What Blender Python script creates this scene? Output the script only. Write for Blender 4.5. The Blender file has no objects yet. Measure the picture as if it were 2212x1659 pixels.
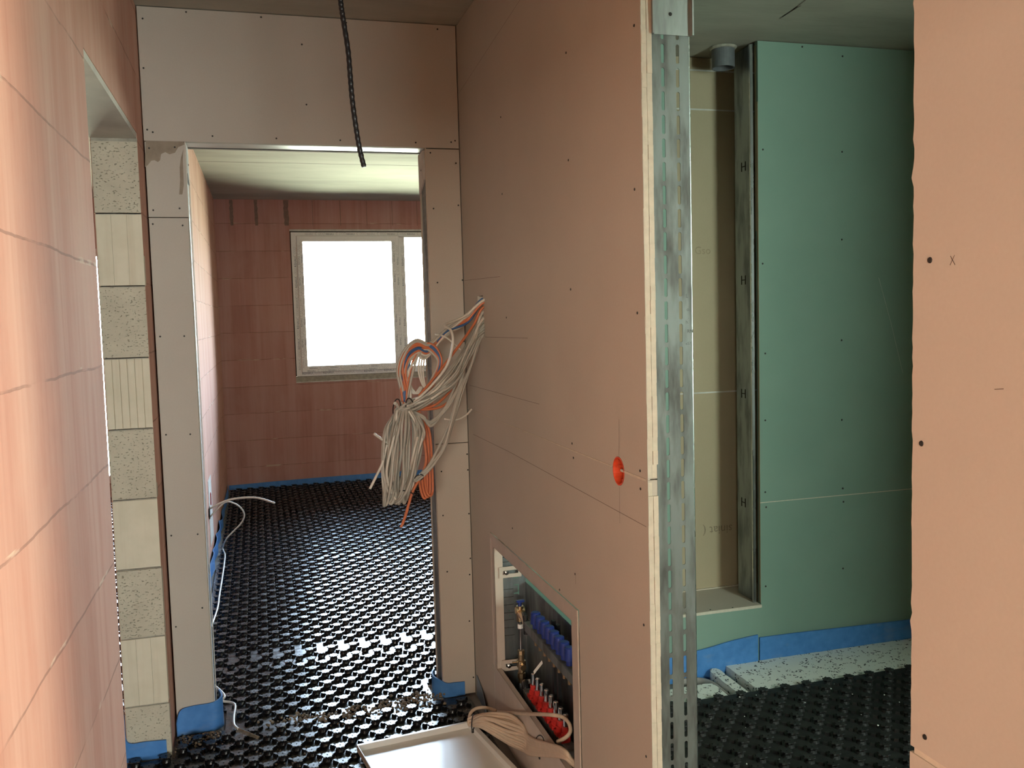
import bpy, math, random
from mathutils import Vector, Matrix
random.seed(7)
SC = bpy.context.scene
COL = SC.collection

# ------------------------------------------------------------------ camera
FW, FH = 2212.0, 1659.0
F_PX, YAW, PITCH, ROLL, CAM_H = 1943.46, 0.2746, 0.0746, -0.0269, 1.5563
_fw = Vector((math.sin(YAW)*math.cos(PITCH), math.cos(YAW)*math.cos(PITCH), -math.sin(PITCH)))
_r0 = Vector((math.cos(YAW), -math.sin(YAW), 0)); _u0 = _r0.cross(_fw)
_rt = math.cos(ROLL)*_r0 + math.sin(ROLL)*_u0
_up = -math.sin(ROLL)*_r0 + math.cos(ROLL)*_u0
cd = bpy.data.cameras.new('camera'); cam = bpy.data.objects.new('camera', cd); COL.objects.link(cam)
cd.sensor_width = 36.0; cd.lens = F_PX*36.0/FW; cd.clip_start = 0.02; cd.clip_end = 100
m = Matrix((_rt, _up, -_fw)).transposed().to_4x4(); m.translation = (0, 0, CAM_H)
cam.matrix_world = m
SC.camera = cam

def on(ax, val, u, v):
    """point where the sight line through photo pixel (u, v) meets the plane axis ax = val"""
    d = _fw + ((u-FW/2)/F_PX)*_rt - ((v-FH/2)/F_PX)*_up
    o = Vector((0, 0, CAM_H)); t = (val-o[ax])/d[ax]
    return o + t*d
def aY(u, v, Y): return on(1, Y, u, v)
def aX(u, v, X): return on(0, X, u, v)
def aZ(u, v, Z): return on(2, Z, u, v)

# ------------------------------------------------------------------ measured planes
XL, XR = -0.3655, 0.8128           # corridor walls
YP, PT = 3.5563, 0.15              # end partition face, thickness
YJ = 3.396                         # far jamb of the left opening
YN = 2.385                         # near jamb of the left opening
YE, YNR = 1.8103, 0.974            # bathroom doorway in the right wall
ZC = 2.7084
ZD = 2.2284
XDL, XDR = -0.2222, 0.6746         # end doorway
YF = 8.7988                        # outside wall
YB = 3.5                           # bathroom back wall
XO = 3.3                           # outer right side
YBK = -4.2                         # outside wall behind the camera

# ------------------------------------------------------------------ world and light
SC.view_settings.view_transform = 'Standard'; SC.view_settings.look = 'None'
SC.view_settings.gamma = 1.0; SC.view_settings.use_curve_mapping = False
SC.view_settings.exposure = 0.0
w = bpy.data.worlds.new('sky'); SC.world = w; w.use_nodes = True
nt = w.node_tree; nt.nodes.clear()
wo = nt.nodes.new('ShaderNodeOutputWorld'); bg = nt.nodes.new('ShaderNodeBackground')
tc = nt.nodes.new('ShaderNodeTexCoord'); sp = nt.nodes.new('ShaderNodeSeparateXYZ')
cr = nt.nodes.new('ShaderNodeValToRGB'); mp = nt.nodes.new('ShaderNodeMapRange')
nt.links.new(tc.outputs['Generated'], sp.inputs[0]); nt.links.new(sp.outputs['Z'], mp.inputs['Value'])
mp.inputs['From Min'].default_value = -0.25; mp.inputs['From Max'].default_value = 0.6
nt.links.new(mp.outputs[0], cr.inputs[0]); nt.links.new(cr.outputs[0], bg.inputs[0]); nt.links.new(bg.outputs[0], wo.inputs[0])
e = cr.color_ramp.elements
e[0].position = 0.0; e[0].color = (0.56, 0.61, 0.46, 1)
e[1].position = 1.0; e[1].color = (0.56, 0.80, 1.15, 1)
k = e.new(0.27); k.color = (0.67, 0.73, 0.64, 1)
k = e.new(0.36); k.color = (0.86, 0.97, 1.12, 1)
bg.inputs[1].default_value = 70.0

def area(name, loc, target, sx, sy, power, color, portal=False):
    l = bpy.data.lights.new(name, 'AREA'); l.shape = 'RECTANGLE'; l.size = sx; l.size_y = sy
    l.energy = power; l.color = color
    if portal: l.cycles.is_portal = True
    o = bpy.data.objects.new(name, l); COL.objects.link(o); o.location = loc
    d = Vector(target)-Vector(loc); o.rotation_euler = d.to_track_quat('-Z', 'Y').to_euler()
    return o
# sky portals at the far windows; area lamps in closed recesses stand in for daylight
area('daylight_far_window', (1.39, YF+0.45, 1.74), (1.39, 0, 1.74), 2.1, 1.4, 0, (1, 1, 1), portal=True)
area('daylight_left_room', (-1.78, YF+0.45, 1.24), (-1.78, 0, 1.24), 1.1, 2.1, 0, (1, 1, 1), portal=True)
area('daylight_living_room', (2.05, YBK-0.25, 1.1), (2.05, 2, 1.1), 2.0, 1.9, 315, (0.87, 1.0, 0.97))
area('fill_living_side', (-1.5, YBK-0.25, 2.0), (-1.5, 2, 2.0), 1.5, 0.8, 212, (1.0, 0.96, 0.80))  # added lamp that lifts the right wall; its window is unseen
area('daylight_living_right', (XO+0.22, -1.65, 1.65), (0.0, -1.65, 1.65), 0.9, 1.3, 440, (1.0, 0.91, 0.70))
area('daylight_bathroom', (2.62, -0.22, 1.7), (2.62, 2.0, 1.7), 0.7, 1.2, 114, (0.84, 1.0, 0.88))
SC.cycles.max_bounces = 10; SC.cycles.diffuse_bounces = 7; SC.cycles.glossy_bounces = 5
SC.cycles.sample_clamp_indirect = 6.0
SC.cycles.caustics_reflective = False; SC.cycles.caustics_refractive = False

# ------------------------------------------------------------------ materials
class NT:
    def __init__(s, name):
        s.m = bpy.data.materials.new(name); s.m.use_nodes = True; s.t = s.m.node_tree
        s.b = s.t.nodes['Principled BSDF']
        s.pos = s.n('ShaderNodeNewGeometry').outputs['Position']
    def n(s, typ, **kw):
        x = s.t.nodes.new(typ)
        for k_, v_ in kw.items(): setattr(x, k_, v_)
        return x
    def l(s, a, b): s.t.links.new(a, b)
    def scaled(s, sc, off=(0, 0, 0)):
        v = s.n('ShaderNodeMapping'); s.l(s.pos, v.inputs[0])
        v.inputs['Scale'].default_value = sc; v.inputs['Location'].default_value = off
        return v.outputs[0]
    def noise(s, sc, scale=1.0, detail=4, rough=0.55, off=(0, 0, 0)):
        x = s.n('ShaderNodeTexNoise'); s.l(s.scaled(sc, off), x.inputs['Vector'])
        x.inputs['Scale'].default_value = scale; x.inputs['Detail'].default_value = detail
        x.inputs['Roughness'].default_value = rough
        return x.outputs['Fac']
    def ramp(s, fac, stops):
        r = s.n('ShaderNodeValToRGB'); s.l(fac, r.inputs[0]); el = r.color_ramp.elements
        el[0].position, el[0].color = stops[0][0], c4(stops[0][1]); el[1].position, el[1].color = stops[-1][0], c4(stops[-1][1])
        for p_, c_ in stops[1:-1]:
            q = el.new(p_); q.color = c4(c_)
        return r.outputs[0]
    def mix(s, fac, a, b, mode='MIX'):
        x = s.n('ShaderNodeMix', data_type='RGBA', blend_type=mode)
        for sock, v_ in ((x.inputs[0], fac), (x.inputs[6], a), (x.inputs[7], b)):
            if hasattr(v_, 'links'): s.l(v_, sock)
            else: sock.default_value = c4(v_) if not isinstance(v_, (int, float)) else v_
        return x.outputs[2]
    def math(s, op, a, b=0.0, c=0.0):
        x = s.n('ShaderNodeMath', operation=op)
        for i, v_ in enumerate((a, b, c)):
            if hasattr(v_, 'links'): s.l(v_, x.inputs[i])
            else: x.inputs[i].default_value = v_
        return x.outputs[0]
    def sep(s):
        x = s.n('ShaderNodeSeparateXYZ'); s.l(s.pos, x.inputs[0]); return x.outputs
    def bump(s, h, strength=0.3, dist=0.01):
        x = s.n('ShaderNodeBump'); x.inputs['Strength'].default_value = strength; x.inputs['Distance'].default_value = dist
        s.l(h, x.inputs['Height']); s.l(x.outputs[0], s.b.inputs['Normal'])
    def base(s, c):
        if hasattr(c, 'links'): s.l(c, s.b.inputs['Base Color'])
        else: s.b.inputs['Base Color'].default_value = c4(c)
    def set(s, rough=0.8, metal=0.0, spec=0.5):
        s.b.inputs['Roughness'].default_value = rough; s.b.inputs['Metallic'].default_value = metal
        s.b.inputs['Specular IOR Level'].default_value = spec
def c4(c): return tuple(c)+((1.0,) if len(c) == 3 else ())

def plain(name, col, rough=0.6, metal=0.0, spec=0.5, var=0.12, sc=40):
    t = NT(name)
    n = t.noise((1, 1, 1), sc, 3)
    a = tuple(x*(1-var) for x in col); b = tuple(min(1, x*(1+var)) for x in col)
    t.base(t.ramp(n, [(0.3, a), (0.7, b)])); t.set(rough, metal, spec)
    return t.m

def brick_mat(name, z0, pitch, wide=0.25, dull=1.0, blue=1.0):
    t = NT(name)
    x, y, z = t.sep()
    hor = t.math('ADD', x, y)
    wob = t.math('MULTIPLY', t.math('SUBTRACT', t.noise((6, 6, 6), 1.0, 3), 0.5), 0.016)
    zz = t.math('ADD', t.math('SUBTRACT', z, z0), wob)
    cv = t.n('ShaderNodeCombineXYZ'); t.l(hor, cv.inputs[0]); t.l(zz, cv.inputs[1])
    bt = t.n('ShaderNodeTexBrick'); t.l(cv.outputs[0], bt.inputs['Vector'])
    bt.inputs['Scale'].default_value = 1.0; bt.inputs['Brick Width'].default_value = wide
    bt.inputs['Row Height'].default_value = pitch; bt.inputs['Mortar Size'].default_value = 0.0
    bt.offset = 0.37
    bt.inputs['Color1'].default_value = (0.48, 0.245, 0.175*blue, 1); bt.inputs['Color2'].default_value = (0.565, 0.30, 0.22*blue, 1)
    # vertical combing and efflorescence that run down the blocks
    st = t.noise((9, 9, 0.55), 1.0, 4, 0.6)
    st2 = t.noise((34, 34, 0.9), 1.0, 3, 0.6, (3, 1, 7))
    c = t.mix(t.ramp(st, [(0.42, (0, 0, 0)), (0.72, (0.75,)*3)]), bt.outputs['Color'], (0.62, 0.39, 0.30*blue))
    c = t.mix(t.ramp(st2, [(0.50, (0, 0, 0)), (0.80, (0.55,)*3)]), c, (0.41, 0.18, 0.13*blue))
    blot = t.noise((3.4, 3.4, 1.8), 1.0, 6, 0.62)
    c = t.mix(t.ramp(blot, [(0.44, (0, 0, 0)), (0.70, (0.65,)*3)]), c, (0.60, 0.37, 0.28*blue))
    # thin bed joints
    fr = t.math('FRACT', t.math('ADD', t.math('DIVIDE', zz, pitch), 40.0))
    dj = t.math('MINIMUM', fr, t.math('SUBTRACT', 1.0, fr))
    jn = t.noise((5, 5, 30), 1.0, 3)
    jm = t.math('MULTIPLY', t.math('LESS_THAN', dj, 0.011), t.ramp(jn, [(0.35, (0, 0, 0)), (0.5, (1, 1, 1))]))
    c = t.mix(t.math('MULTIPLY', jm, 0.62), c, (0.24, 0.125, 0.09))
    sm = t.math('MULTIPLY', t.math('LESS_THAN', dj, 0.03), t.ramp(t.noise((4, 4, 22), 1.0, 4, 0.6, (5, 5, 5)), [(0.60, (0, 0, 0)), (0.66, (0.8,)*3)]))
    c = t.mix(sm, c, (0.66, 0.50, 0.38))
    if dull != 1.0: c = t.mix(1.0, c, (dull, dull, dull), 'MULTIPLY')
    t.base(c); t.set(0.9, 0, 0.25)
    h = t.math('SUBTRACT', t.math('MULTIPLY', st2, 0.35), t.math('MULTIPLY', jm, 0.9))
    h = t.math('ADD', h, t.math('MULTIPLY', t.noise((60, 60, 60), 1.0, 3), 0.25))
    t.bump(h, 0.5, 0.004)
    return t.m

M = {}
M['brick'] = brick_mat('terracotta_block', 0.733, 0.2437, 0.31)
M['brick_far'] = brick_mat('terracotta_block_far', 0.205, 0.2535, 0.25, 0.88, 1.15)  # same block tinted bluer; sky light is put into the colour

def paper_mat(name, a, b, rough=0.85):
    t = NT(name)
    n = t.noise((3, 3, 3), 1.0, 4); f = t.noise((160, 160, 160), 1.0, 3)
    c = t.ramp(n, [(0.3, a), (0.7, b)])
    c = t.mix(t.math('MULTIPLY', f, 0.16), c, (0.28, 0.23, 0.17))
    t.base(c); t.set(rough, 0, 0.25); t.bump(f, 0.06, 0.002)
    return t.m
M['paper'] = paper_mat('plasterboard_paper', (0.515, 0.475, 0.415), (0.55, 0.51, 0.445))
M['paper_back'] = paper_mat('plasterboard_back_paper', (0.44, 0.37, 0.25), (0.47, 0.40, 0.275))
M['green'] = paper_mat('green_board_paper', (0.205, 0.33, 0.275), (0.228, 0.357, 0.298))
M['gypsum'] = plain('gypsum_core', (0.60, 0.55, 0.455), 0.9, var=0.08, sc=60)
M['screw'] = plain('black_screw', (0.015, 0.013, 0.012), 0.5)
M['pencil'] = plain('pencil', (0.16, 0.12, 0.10), 0.8)
M['dark'] = plain('dark_gap', (0.02, 0.017, 0.015), 0.9)
M['stain'] = plain('wet_stain', (0.30, 0.245, 0.185), 0.8)

t = NT('concrete_ceiling')
x, y, z = t.sep()
n = t.noise((1.2, 4, 2), 1.0, 6, 0.6); n2 = t.noise((8, 40, 8), 1.0, 4, 0.6)
c = t.ramp(n, [(0.3, (0.33, 0.315, 0.265)), (0.7, (0.46, 0.44, 0.375))])
c = t.mix(t.ramp(n2, [(0.55, (0, 0, 0)), (0.8, (0.4,)*3)]), c, (0.27, 0.245, 0.20))
j = t.math('LESS_THAN', t.math('ABSOLUTE', t.math('SUBTRACT', y, 6.80)), 0.008)
c = t.mix(t.math('MULTIPLY', j, 0.85), c, (0.07, 0.055, 0.045))
t.base(c); t.set(0.9, 0, 0.25); t.bump(n2, 0.15, 0.004); M['concrete'] = t.m
M['screed'] = plain('concrete_subfloor', (0.25, 0.24, 0.225), 0.9, sc=8)

t = NT('black_mat_plastic')
n = t.noise((30, 30, 30), 1.0, 3); d = t.noise((3.1, 3.1, 3.1), 1.0, 5)
t.base(t.ramp(d, [(0.40, (0.0065, 0.0065, 0.0075)), (0.78, (0.014, 0.0135, 0.013))])); t.set(0.3, 0, 0.55)
t.l(t.ramp(n, [(0.3, (0.20,)*3), (0.7, (0.33,)*3)]), t.b.inputs['Roughness']); M['mat'] = t.m
t = NT('dusty_mat_plastic')
n = t.noise((12, 12, 12), 1.0, 4)
t.base(t.ramp(n, [(0.35, (0.012, 0.0125, 0.013)), (0.75, (0.030, 0.030, 0.029))])); t.set(0.55, 0, 0.4); M['mat_dull'] = t.m

t = NT('blue_foam')
n = t.noise((25, 25, 25), 1.0, 4); d = t.noise((7, 7, 16), 1.0, 4)
c = t.ramp(n, [(0.3, (0.055, 0.20, 0.52)), (0.7, (0.085, 0.265, 0.62))])
c = t.mix(t.ramp(d, [(0.60, (0, 0, 0)), (0.8, (0.35,)*3)]), c, (0.33, 0.36, 0.38))
t.base(c); t.set(0.45, 0, 0.4); t.bump(n, 0.1, 0.003)
M['blue'] = t.m

t = NT('speckled_foam_board')
v = t.n('ShaderNodeTexVoronoi', feature='F1'); t.l(t.scaled((95, 95, 95)), v.inputs['Vector']); v.inputs['Scale'].default_value = 1.0
pick = t.math('MULTIPLY', t.math('LESS_THAN', v.outputs['Distance'], 0.42), t.math('GREATER_THAN', t.noise((30, 30, 30), 1.0, 3), 0.545))
c = t.mix(pick, (0.84, 0.86, 0.82), (0.06, 0.06, 0.065))
t.base(c); t.set(0.8, 0, 0.3); t.bump(v.outputs['Distance'], 0.25, 0.004); M['eps'] = t.m

def zinc(name, col=(0.60, 0.64, 0.64), r0=0.26, r1=0.46, stain=(0.25, 0.25, 0.25)):
    t = NT(name)
    v = t.n('ShaderNodeTexVoronoi', feature='F1'); t.l(t.scaled((90, 90, 60)), v.inputs['Vector']); v.inputs['Scale'].default_value = 1.0
    n = t.noise((22, 22, 5), 1.0, 4, 0.6)
    c = t.mix(t.ramp(n, [(0.45, (0, 0, 0)), (0.66, (0.75,)*3)]), col, stain)
    t.base(c); t.set(0.35, 1.0, 0.5)
    t.l(t.ramp(n, [(0.3, (r0,)*3), (0.7, (r1,)*3)]), t.b.inputs['Roughness']); return t.m
M['zinc'] = zinc('galvanised_steel', (0.26, 0.285, 0.28), 0.58, 0.75, (0.10, 0.095, 0.09))
M['zinc_glint'] = zinc('steel_edge_glint', (0.66, 0.69, 0.69), 0.22, 0.34, (0.4, 0.41, 0.41))  # same galvanised steel lightened; the edge glint is put into its colour
M['zinc_mid'] = zinc('bracket_steel', (0.44, 0.475, 0.465), 0.45, 0.6, (0.28, 0.29, 0.29))
M['zinc_dark'] = zinc('dark_sheet_steel', (0.30, 0.33, 0.34), 0.3, 0.5, (0.14, 0.15, 0.16))
M['chrome'] = plain('chrome', (0.75, 0.75, 0.74), 0.15, 1.0, var=0.03)
M['brass'] = plain('brass', (0.62, 0.47, 0.29), 0.3, 1.0, var=0.1)
M['white_metal'] = plain('white_painted_metal', (0.72, 0.72, 0.69), 0.34, 0, 0.5, var=0.02, sc=4)
M['cream_metal'] = plain('cream_painted_metal', (0.52, 0.455, 0.395), 0.45, 0, 0.4, var=0.05, sc=20)
M['red_plastic'] = plain('red_plastic', (0.52, 0.030, 0.025), 0.4)
M['orange_plastic'] = plain('orange_plastic', (0.72, 0.085, 0.03), 0.4)
M['blue_plastic'] = plain('blue_plastic', (0.015, 0.035, 0.20), 0.4)
M['black_plastic'] = plain('black_plastic', (0.014, 0.015, 0.017), 0.4)
M['grey_pipe'] = plain('grey_pipe', (0.13, 0.14, 0.15), 0.45)
M['pipe_wrap'] = plain('pipe_wrap', (0.33, 0.30, 0.28), 0.8)
M['cable_grey'] = plain('grey_cable', (0.43, 0.41, 0.36), 0.45, var=0.06)
M['cable_dim'] = plain('dull_grey_cable', (0.33, 0.315, 0.27), 0.5, var=0.06)
M['cable_white'] = plain('white_cable', (0.62, 0.59, 0.52), 0.45, var=0.06)
M['cable_beige'] = plain('beige_cable', (0.56, 0.44, 0.33), 0.5, var=0.06)
M['cable_orange'] = plain('orange_cable', (0.56, 0.17, 0.075), 0.45, var=0.06)
M['cable_blue'] = plain('blue_cable', (0.045, 0.12, 0.28), 0.45, var=0.06)
M['pvc'] = plain('window_pvc', (0.87, 0.87, 0.85), 0.35, var=0.02)
M['print'] = plain('printed_film_ink', (0.20, 0.22, 0.26), 0.6)
M['print_light'] = plain('pale_film_ink', (0.50, 0.50, 0.50), 0.6)
M['plaster'] = plain('rough_plaster', (0.60, 0.60, 0.56), 0.9, var=0.15, sc=20)
M['crumb'] = plain('mortar_crumb', (0.21, 0.17, 0.12), 0.9, var=0.35, sc=60)
M['foam_crumb'] = plain('foam_crumb', (0.75, 0.78, 0.76), 0.8)
g = NT('window_glass')          # thin clear pane: lets the daylight through, mirrors at grazing angles
_tr = g.n('ShaderNodeBsdfTransparent'); _gl = g.n('ShaderNodeBsdfGlossy'); _fr = g.n('ShaderNodeFresnel'); _mx = g.n('ShaderNodeMixShader')
_tr.inputs[0].default_value = (0.95, 0.97, 0.96, 1); _gl.inputs['Roughness'].default_value = 0.0; _fr.inputs[0].default_value = 1.45
g.l(_fr.outputs[0], _mx.inputs[0]); g.l(_tr.outputs[0], _mx.inputs[1]); g.l(_gl.outputs[0], _mx.inputs[2])
g.l(_mx.outputs[0], g.t.nodes['Material Output'].inputs['Surface']); g.t.nodes.remove(g.b); M['glass'] = g.m

def block_mat(name, a, b, pits):
    t = NT(name); n = t.noise((14, 14, 14), 1.0, 4)
    c = t.ramp(n, [(0.3, a), (0.7, b)])
    if pits:
        p = t.noise((110, 110, 210), 1.0, 2, 0.5); mk = t.ramp(p, [(0.63, (0, 0, 0)), (0.69, (1, 1, 1))])
        c = t.mix(t.math('MULTIPLY', mk, 0.6), c, (0.20, 0.17, 0.12)); t.base(c)
        t.bump(t.math('MULTIPLY', mk, -1.0), 0.8, 0.004)
    else:
        p = t.noise((30, 30, 1.5), 1.0, 3)
        c = t.mix(t.ramp(p, [(0.5, (0, 0, 0)), (0.8, (0.35,)*3)]), c, (0.45, 0.34, 0.22)); t.base(c)
    t.set(0.9, 0, 0.2); return t.m
M['block_rough'] = block_mat('aerated_block_cut_face', (0.50, 0.46, 0.36), (0.59, 0.545, 0.43), True)
M['block_rib'] = block_mat('aerated_block_ribbed_face', (0.66, 0.61, 0.47), (0.73, 0.67, 0.53), False)
M['mortar'] = plain('grey_mortar', (0.36, 0.34, 0.28), 0.95, var=0.2, sc=30)
M['lintel'] = plain('pale_lintel', (0.55, 0.53, 0.46), 0.9, var=0.12, sc=6)

# ------------------------------------------------------------------ mesh builder
class MB:
    def __init__(s): s.v = []; s.f = []; s.mi = []
    def face(s, idx, mi=0): s.f.append(tuple(idx)); s.mi.append(mi)
    def poly(s, pts, mi=0):
        b = len(s.v); s.v += [tuple(p) for p in pts]; s.face(range(b, b+len(pts)), mi)
    def box(s, x0, x1, y0, y1, z0, z1, mi=0):
        b = len(s.v)
        s.v += [(x0,y0,z0),(x1,y0,z0),(x1,y1,z0),(x0,y1,z0),(x0,y0,z1),(x1,y0,z1),(x1,y1,z1),(x0,y1,z1)]
        for q in ((0,3,2,1),(4,5,6,7),(0,1,5,4),(1,2,6,5),(2,3,7,6),(3,0,4,7)): s.face([b+i for i in q], mi)
    def hexa(s, p, mi=0):
        b = len(s.v); s.v += [tuple(q) for q in p]
        for q in ((0,3,2,1),(4,5,6,7),(0,1,5,4),(1,2,6,5),(2,3,7,6),(3,0,4,7)): s.face([b+i for i in q], mi)
    def prism(s, pts, d, mi=0, side=None):
        """polygon pts (3-D) pushed along vector d"""
        n = len(pts); b = len(s.v); d = Vector(d)
        s.v += [tuple(p) for p in pts]; s.v += [tuple(Vector(p)+d) for p in pts]
        s.face(range(b, b+n), mi); s.face(range(b+2*n-1, b+n-1, -1), mi)
        for i in range(n):
            k_ = (i+1) % n; s.face((b+i, b+n+i, b+n+k_, b+k_), mi if side is None else side)
    def rings(s, rings, mi=0, cap=True, closed=False):
        n = len(rings[0]); b = len(s.v)
        for r in rings: s.v += [tuple(p) for p in r]
        R_ = len(rings)
        for a in range(R_ if closed else R_-1):
            c_ = (a+1) % R_
            for i in range(n):
                k_ = (i+1) % n; s.face((b+a*n+i, b+a*n+k_, b+c_*n+k_, b+c_*n+i), mi)
        if cap and not closed:
            s.face(range(b+n-1, b-1, -1), mi); s.face(range(b+(R_-1)*n, b+R_*n), mi)
    def tube(s, path, r, n=8, mi=0, closed=False, cap=True):
        P = [Vector(p) for p in path]; rings = []; N = len(P)
        t0 = (P[1]-P[0]).normalized(); ref = Vector((0, 0, 1)) if abs(t0.z) < 0.9 else Vector((1, 0, 0))
        nrm = (ref - ref.dot(t0)*t0).normalized()
        for i in range(N):
            if closed: tg = P[(i+1) % N]-P[i-1]
            else: tg = P[min(i+1, N-1)]-P[max(i-1, 0)]
            tg.normalize(); nrm = (nrm-nrm.dot(tg)*tg)
            if nrm.length < 1e-6: nrm = tg.orthogonal()
            nrm.normalize(); bi = tg.cross(nrm)
            rr = r[i] if isinstance(r, (list, tuple)) else r
            rings.append([P[i]+rr*(math.cos(2*math.pi*q/n)*nrm+math.sin(2*math.pi*q/n)*bi) for q in range(n)])
        s.rings(rings, mi, cap, closed)
    def cyl(s, a, b, r, n=16, mi=0, r2=None):
        a, b = Vector(a), Vector(b); s.tube([a, b], [r, r if r2 is None else r2], n, mi)
    def disc(s, c, nrm, r, n=10, mi=0, h=0.0012):
        c, nrm = Vector(c), Vector(nrm).normalized(); s.tube([c-nrm*0.0004, c+nrm*h], [r, r*0.85], n, mi)
    def grid(s, us, vs, solid, place, t0, t1, mi=0, side=None):
        """plate of cells us x vs; place(u, v, t) -> point; solid(i, j) says which cells exist"""
        U, V = len(us)-1, len(vs)-1; ix = {}
        def vid(i, j, t):
            k_ = (i, j, t)
            if k_ not in ix: ix[k_] = len(s.v); s.v.append(tuple(place(us[i], vs[j], (t0, t1)[t])))
            return ix[k_]
        sd = mi if side is None else side
        S = lambda i, j: 0 <= i < U and 0 <= j < V and solid(i, j)
        for i in range(U):
            for j in range(V):
                if not S(i, j): continue
                s.face((vid(i,j,0), vid(i+1,j,0), vid(i+1,j+1,0), vid(i,j+1,0)), mi)
                s.face((vid(i,j,1), vid(i,j+1,1), vid(i+1,j+1,1), vid(i+1,j,1)), mi)
                if not S(i-1,j): s.face((vid(i,j,0), vid(i,j+1,0), vid(i,j+1,1), vid(i,j,1)), sd)
                if not S(i+1,j): s.face((vid(i+1,j,0), vid(i+1,j,1), vid(i+1,j+1,1), vid(i+1,j+1,0)), sd)
                if not S(i,j-1): s.face((vid(i,j,0), vid(i,j,1), vid(i+1,j,1), vid(i+1,j,0)), sd)
                if not S(i,j+1): s.face((vid(i,j+1,0), vid(i+1,j+1,0), vid(i+1,j+1,1), vid(i,j+1,1)), sd)
    def build(s, name, mats, parent=None, loc=None, smooth=False):
        if not isinstance(mats, (list, tuple)): mats = [mats]
        o0 = Vector(parent['_o']) if parent is not None else Vector(loc if loc is not None else (0, 0, 0))
        me = bpy.data.meshes.new(name)
        me.from_pydata([(x_-o0.x, y_-o0.y, z_-o0.z) for x_, y_, z_ in s.v], [], s.f)
        for m_ in mats: me.materials.append(m_)
        me.polygons.foreach_set('material_index', s.mi)
        if smooth: me.polygons.foreach_set('use_smooth', [True]*len(s.f))
        me.validate(); me.update()
        import bmesh
        if len(s.f) < 60000:
            bm = bmesh.new(); bm.from_mesh(me); bmesh.ops.recalc_face_normals(bm, faces=bm.faces); bm.to_mesh(me); bm.free()
        o = bpy.data.objects.new(name, me); COL.objects.link(o)
        if parent is not None: o.parent = parent
        else: o.location = o0
        o['_o'] = tuple(o0)
        return o

def empty(name, loc):
    o = bpy.data.objects.new(name, None); COL.objects.link(o); o.location = loc; o['_o'] = tuple(loc)
    o.empty_display_size = 0.1
    return o
def tag(o, label, cat, group=None):
    o['label'] = label; o['category'] = cat
    if group: o['group'] = group
    return o
def struct(o): o['kind'] = 'structure'; return o
def bevel(o, wd=0.002, seg=2):
    b = o.modifiers.new('edges', 'BEVEL'); b.width = wd; b.segments = seg; b.limit_method = 'ANGLE'; b.angle_limit = math.radians(40)
    return o
def spline(pts, n=8, closed=False):
    P = [Vector(p) for p in pts]; out = []; N = len(P)
    for i in range(N if closed else N-1):
        if closed: a, b, c, d = P[(i-1) % N], P[i], P[(i+1) % N], P[(i+2) % N]
        else: a, b, c, d = P[max(i-1, 0)], P[i], P[i+1], P[min(i+2, N-1)]
        for q in range(n):
            t_ = q/n
            out.append(0.5*((2*b)+(c-a)*t_+(2*a-5*b+4*c-d)*t_**2+(3*b-a-3*c+d)*t_**3))
    if not closed: out.append(P[-1])
    return out
def lettering(mb, text, origin, ux, uy, size, mi=0, lift=0.0004):
    """outline of a word laid on a surface: origin, writing direction ux, up direction uy"""
    cu = bpy.data.curves.new('word', 'FONT'); cu.body = text; cu.size = size; cu.resolution_u = 2
    ob = bpy.data.objects.new('word', cu); COL.objects.link(ob)
    dg = bpy.context.evaluated_depsgraph_get(); me = bpy.data.meshes.new_from_object(ob.evaluated_get(dg))
    ux, uy = Vector(ux).normalized(), Vector(uy).normalized(); nn = ux.cross(uy)
    b = len(mb.v)
    for v_ in me.vertices: mb.v.append(tuple(Vector(origin)+ux*v_.co.x+uy*v_.co.y+nn*lift))
    for p_ in me.polygons: mb.face([b+i for i in p_.vertices], mi)
    bpy.data.objects.remove(ob); bpy.data.curves.remove(cu); bpy.data.meshes.remove(me)

# ================================================================== the setting
mb = MB()
mb.box(-3.0, 0.95, YBK, YF+0.3, -0.20, -0.012); mb.box(0.95, XO+0.2, YBK, 0.64, -0.20, -0.012)
mb.box(0.95, XO+0.2, YB+0.6, YF+0.3, -0.20, -0.012); mb.box(0.95, XO+0.2, 0.64, YB+0.6, -0.20, -0.058)
struct(mb.build('floor', M['screed']))
mb = MB(); mb.box(-3.0, XO+0.2, YBK-0.3, YF+0.3, ZC, ZC+0.2)
struct(mb.build('ceiling', M['concrete']))

# left brick wall: near piece, piece over the opening, pier and the run into the far room
mb = MB()
jag = []
mb.box(XL-0.152, XL, 0.25, YN, -0.012, ZC)
mb.box(XL-0.152, XL, YN, YJ, 2.2237, ZC)
mb.hexa([(XL-0.152, YJ+0.0, -0.012), (XL-0.003, YJ+0.0, -0.012), (XL-0.003, YP+0.15, -0.012), (XL-0.152, YP+0.15, -0.012),
         (XL-0.152, YJ+0.0, ZC), (XL, YJ+0.0, ZC), (XL, YP+0.15, ZC), (XL-0.152, YP+0.15, ZC)])
XLF = -0.3256
mb.hexa([(XL-0.152, YP+0.15, -0.012), (XL, YP+0.15, -0.012), (XLF, YF, -0.012), (XL-0.152, YF, -0.012),
         (XL-0.152, YP+0.15, ZC), (XL, YP+0.15, ZC), (XLF, YF, ZC), (XL-0.152, YF, ZC)])
wall_left = struct(mb.build('wall_left', M['brick']))
# soffit of the opening
mb = MB(); mb.box(XL-0.150, XL-0.002, YN+0.002, YJ-0.002, 2.2045, 2.2236)
struct(mb.build('trim_1', M['lintel']))
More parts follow.
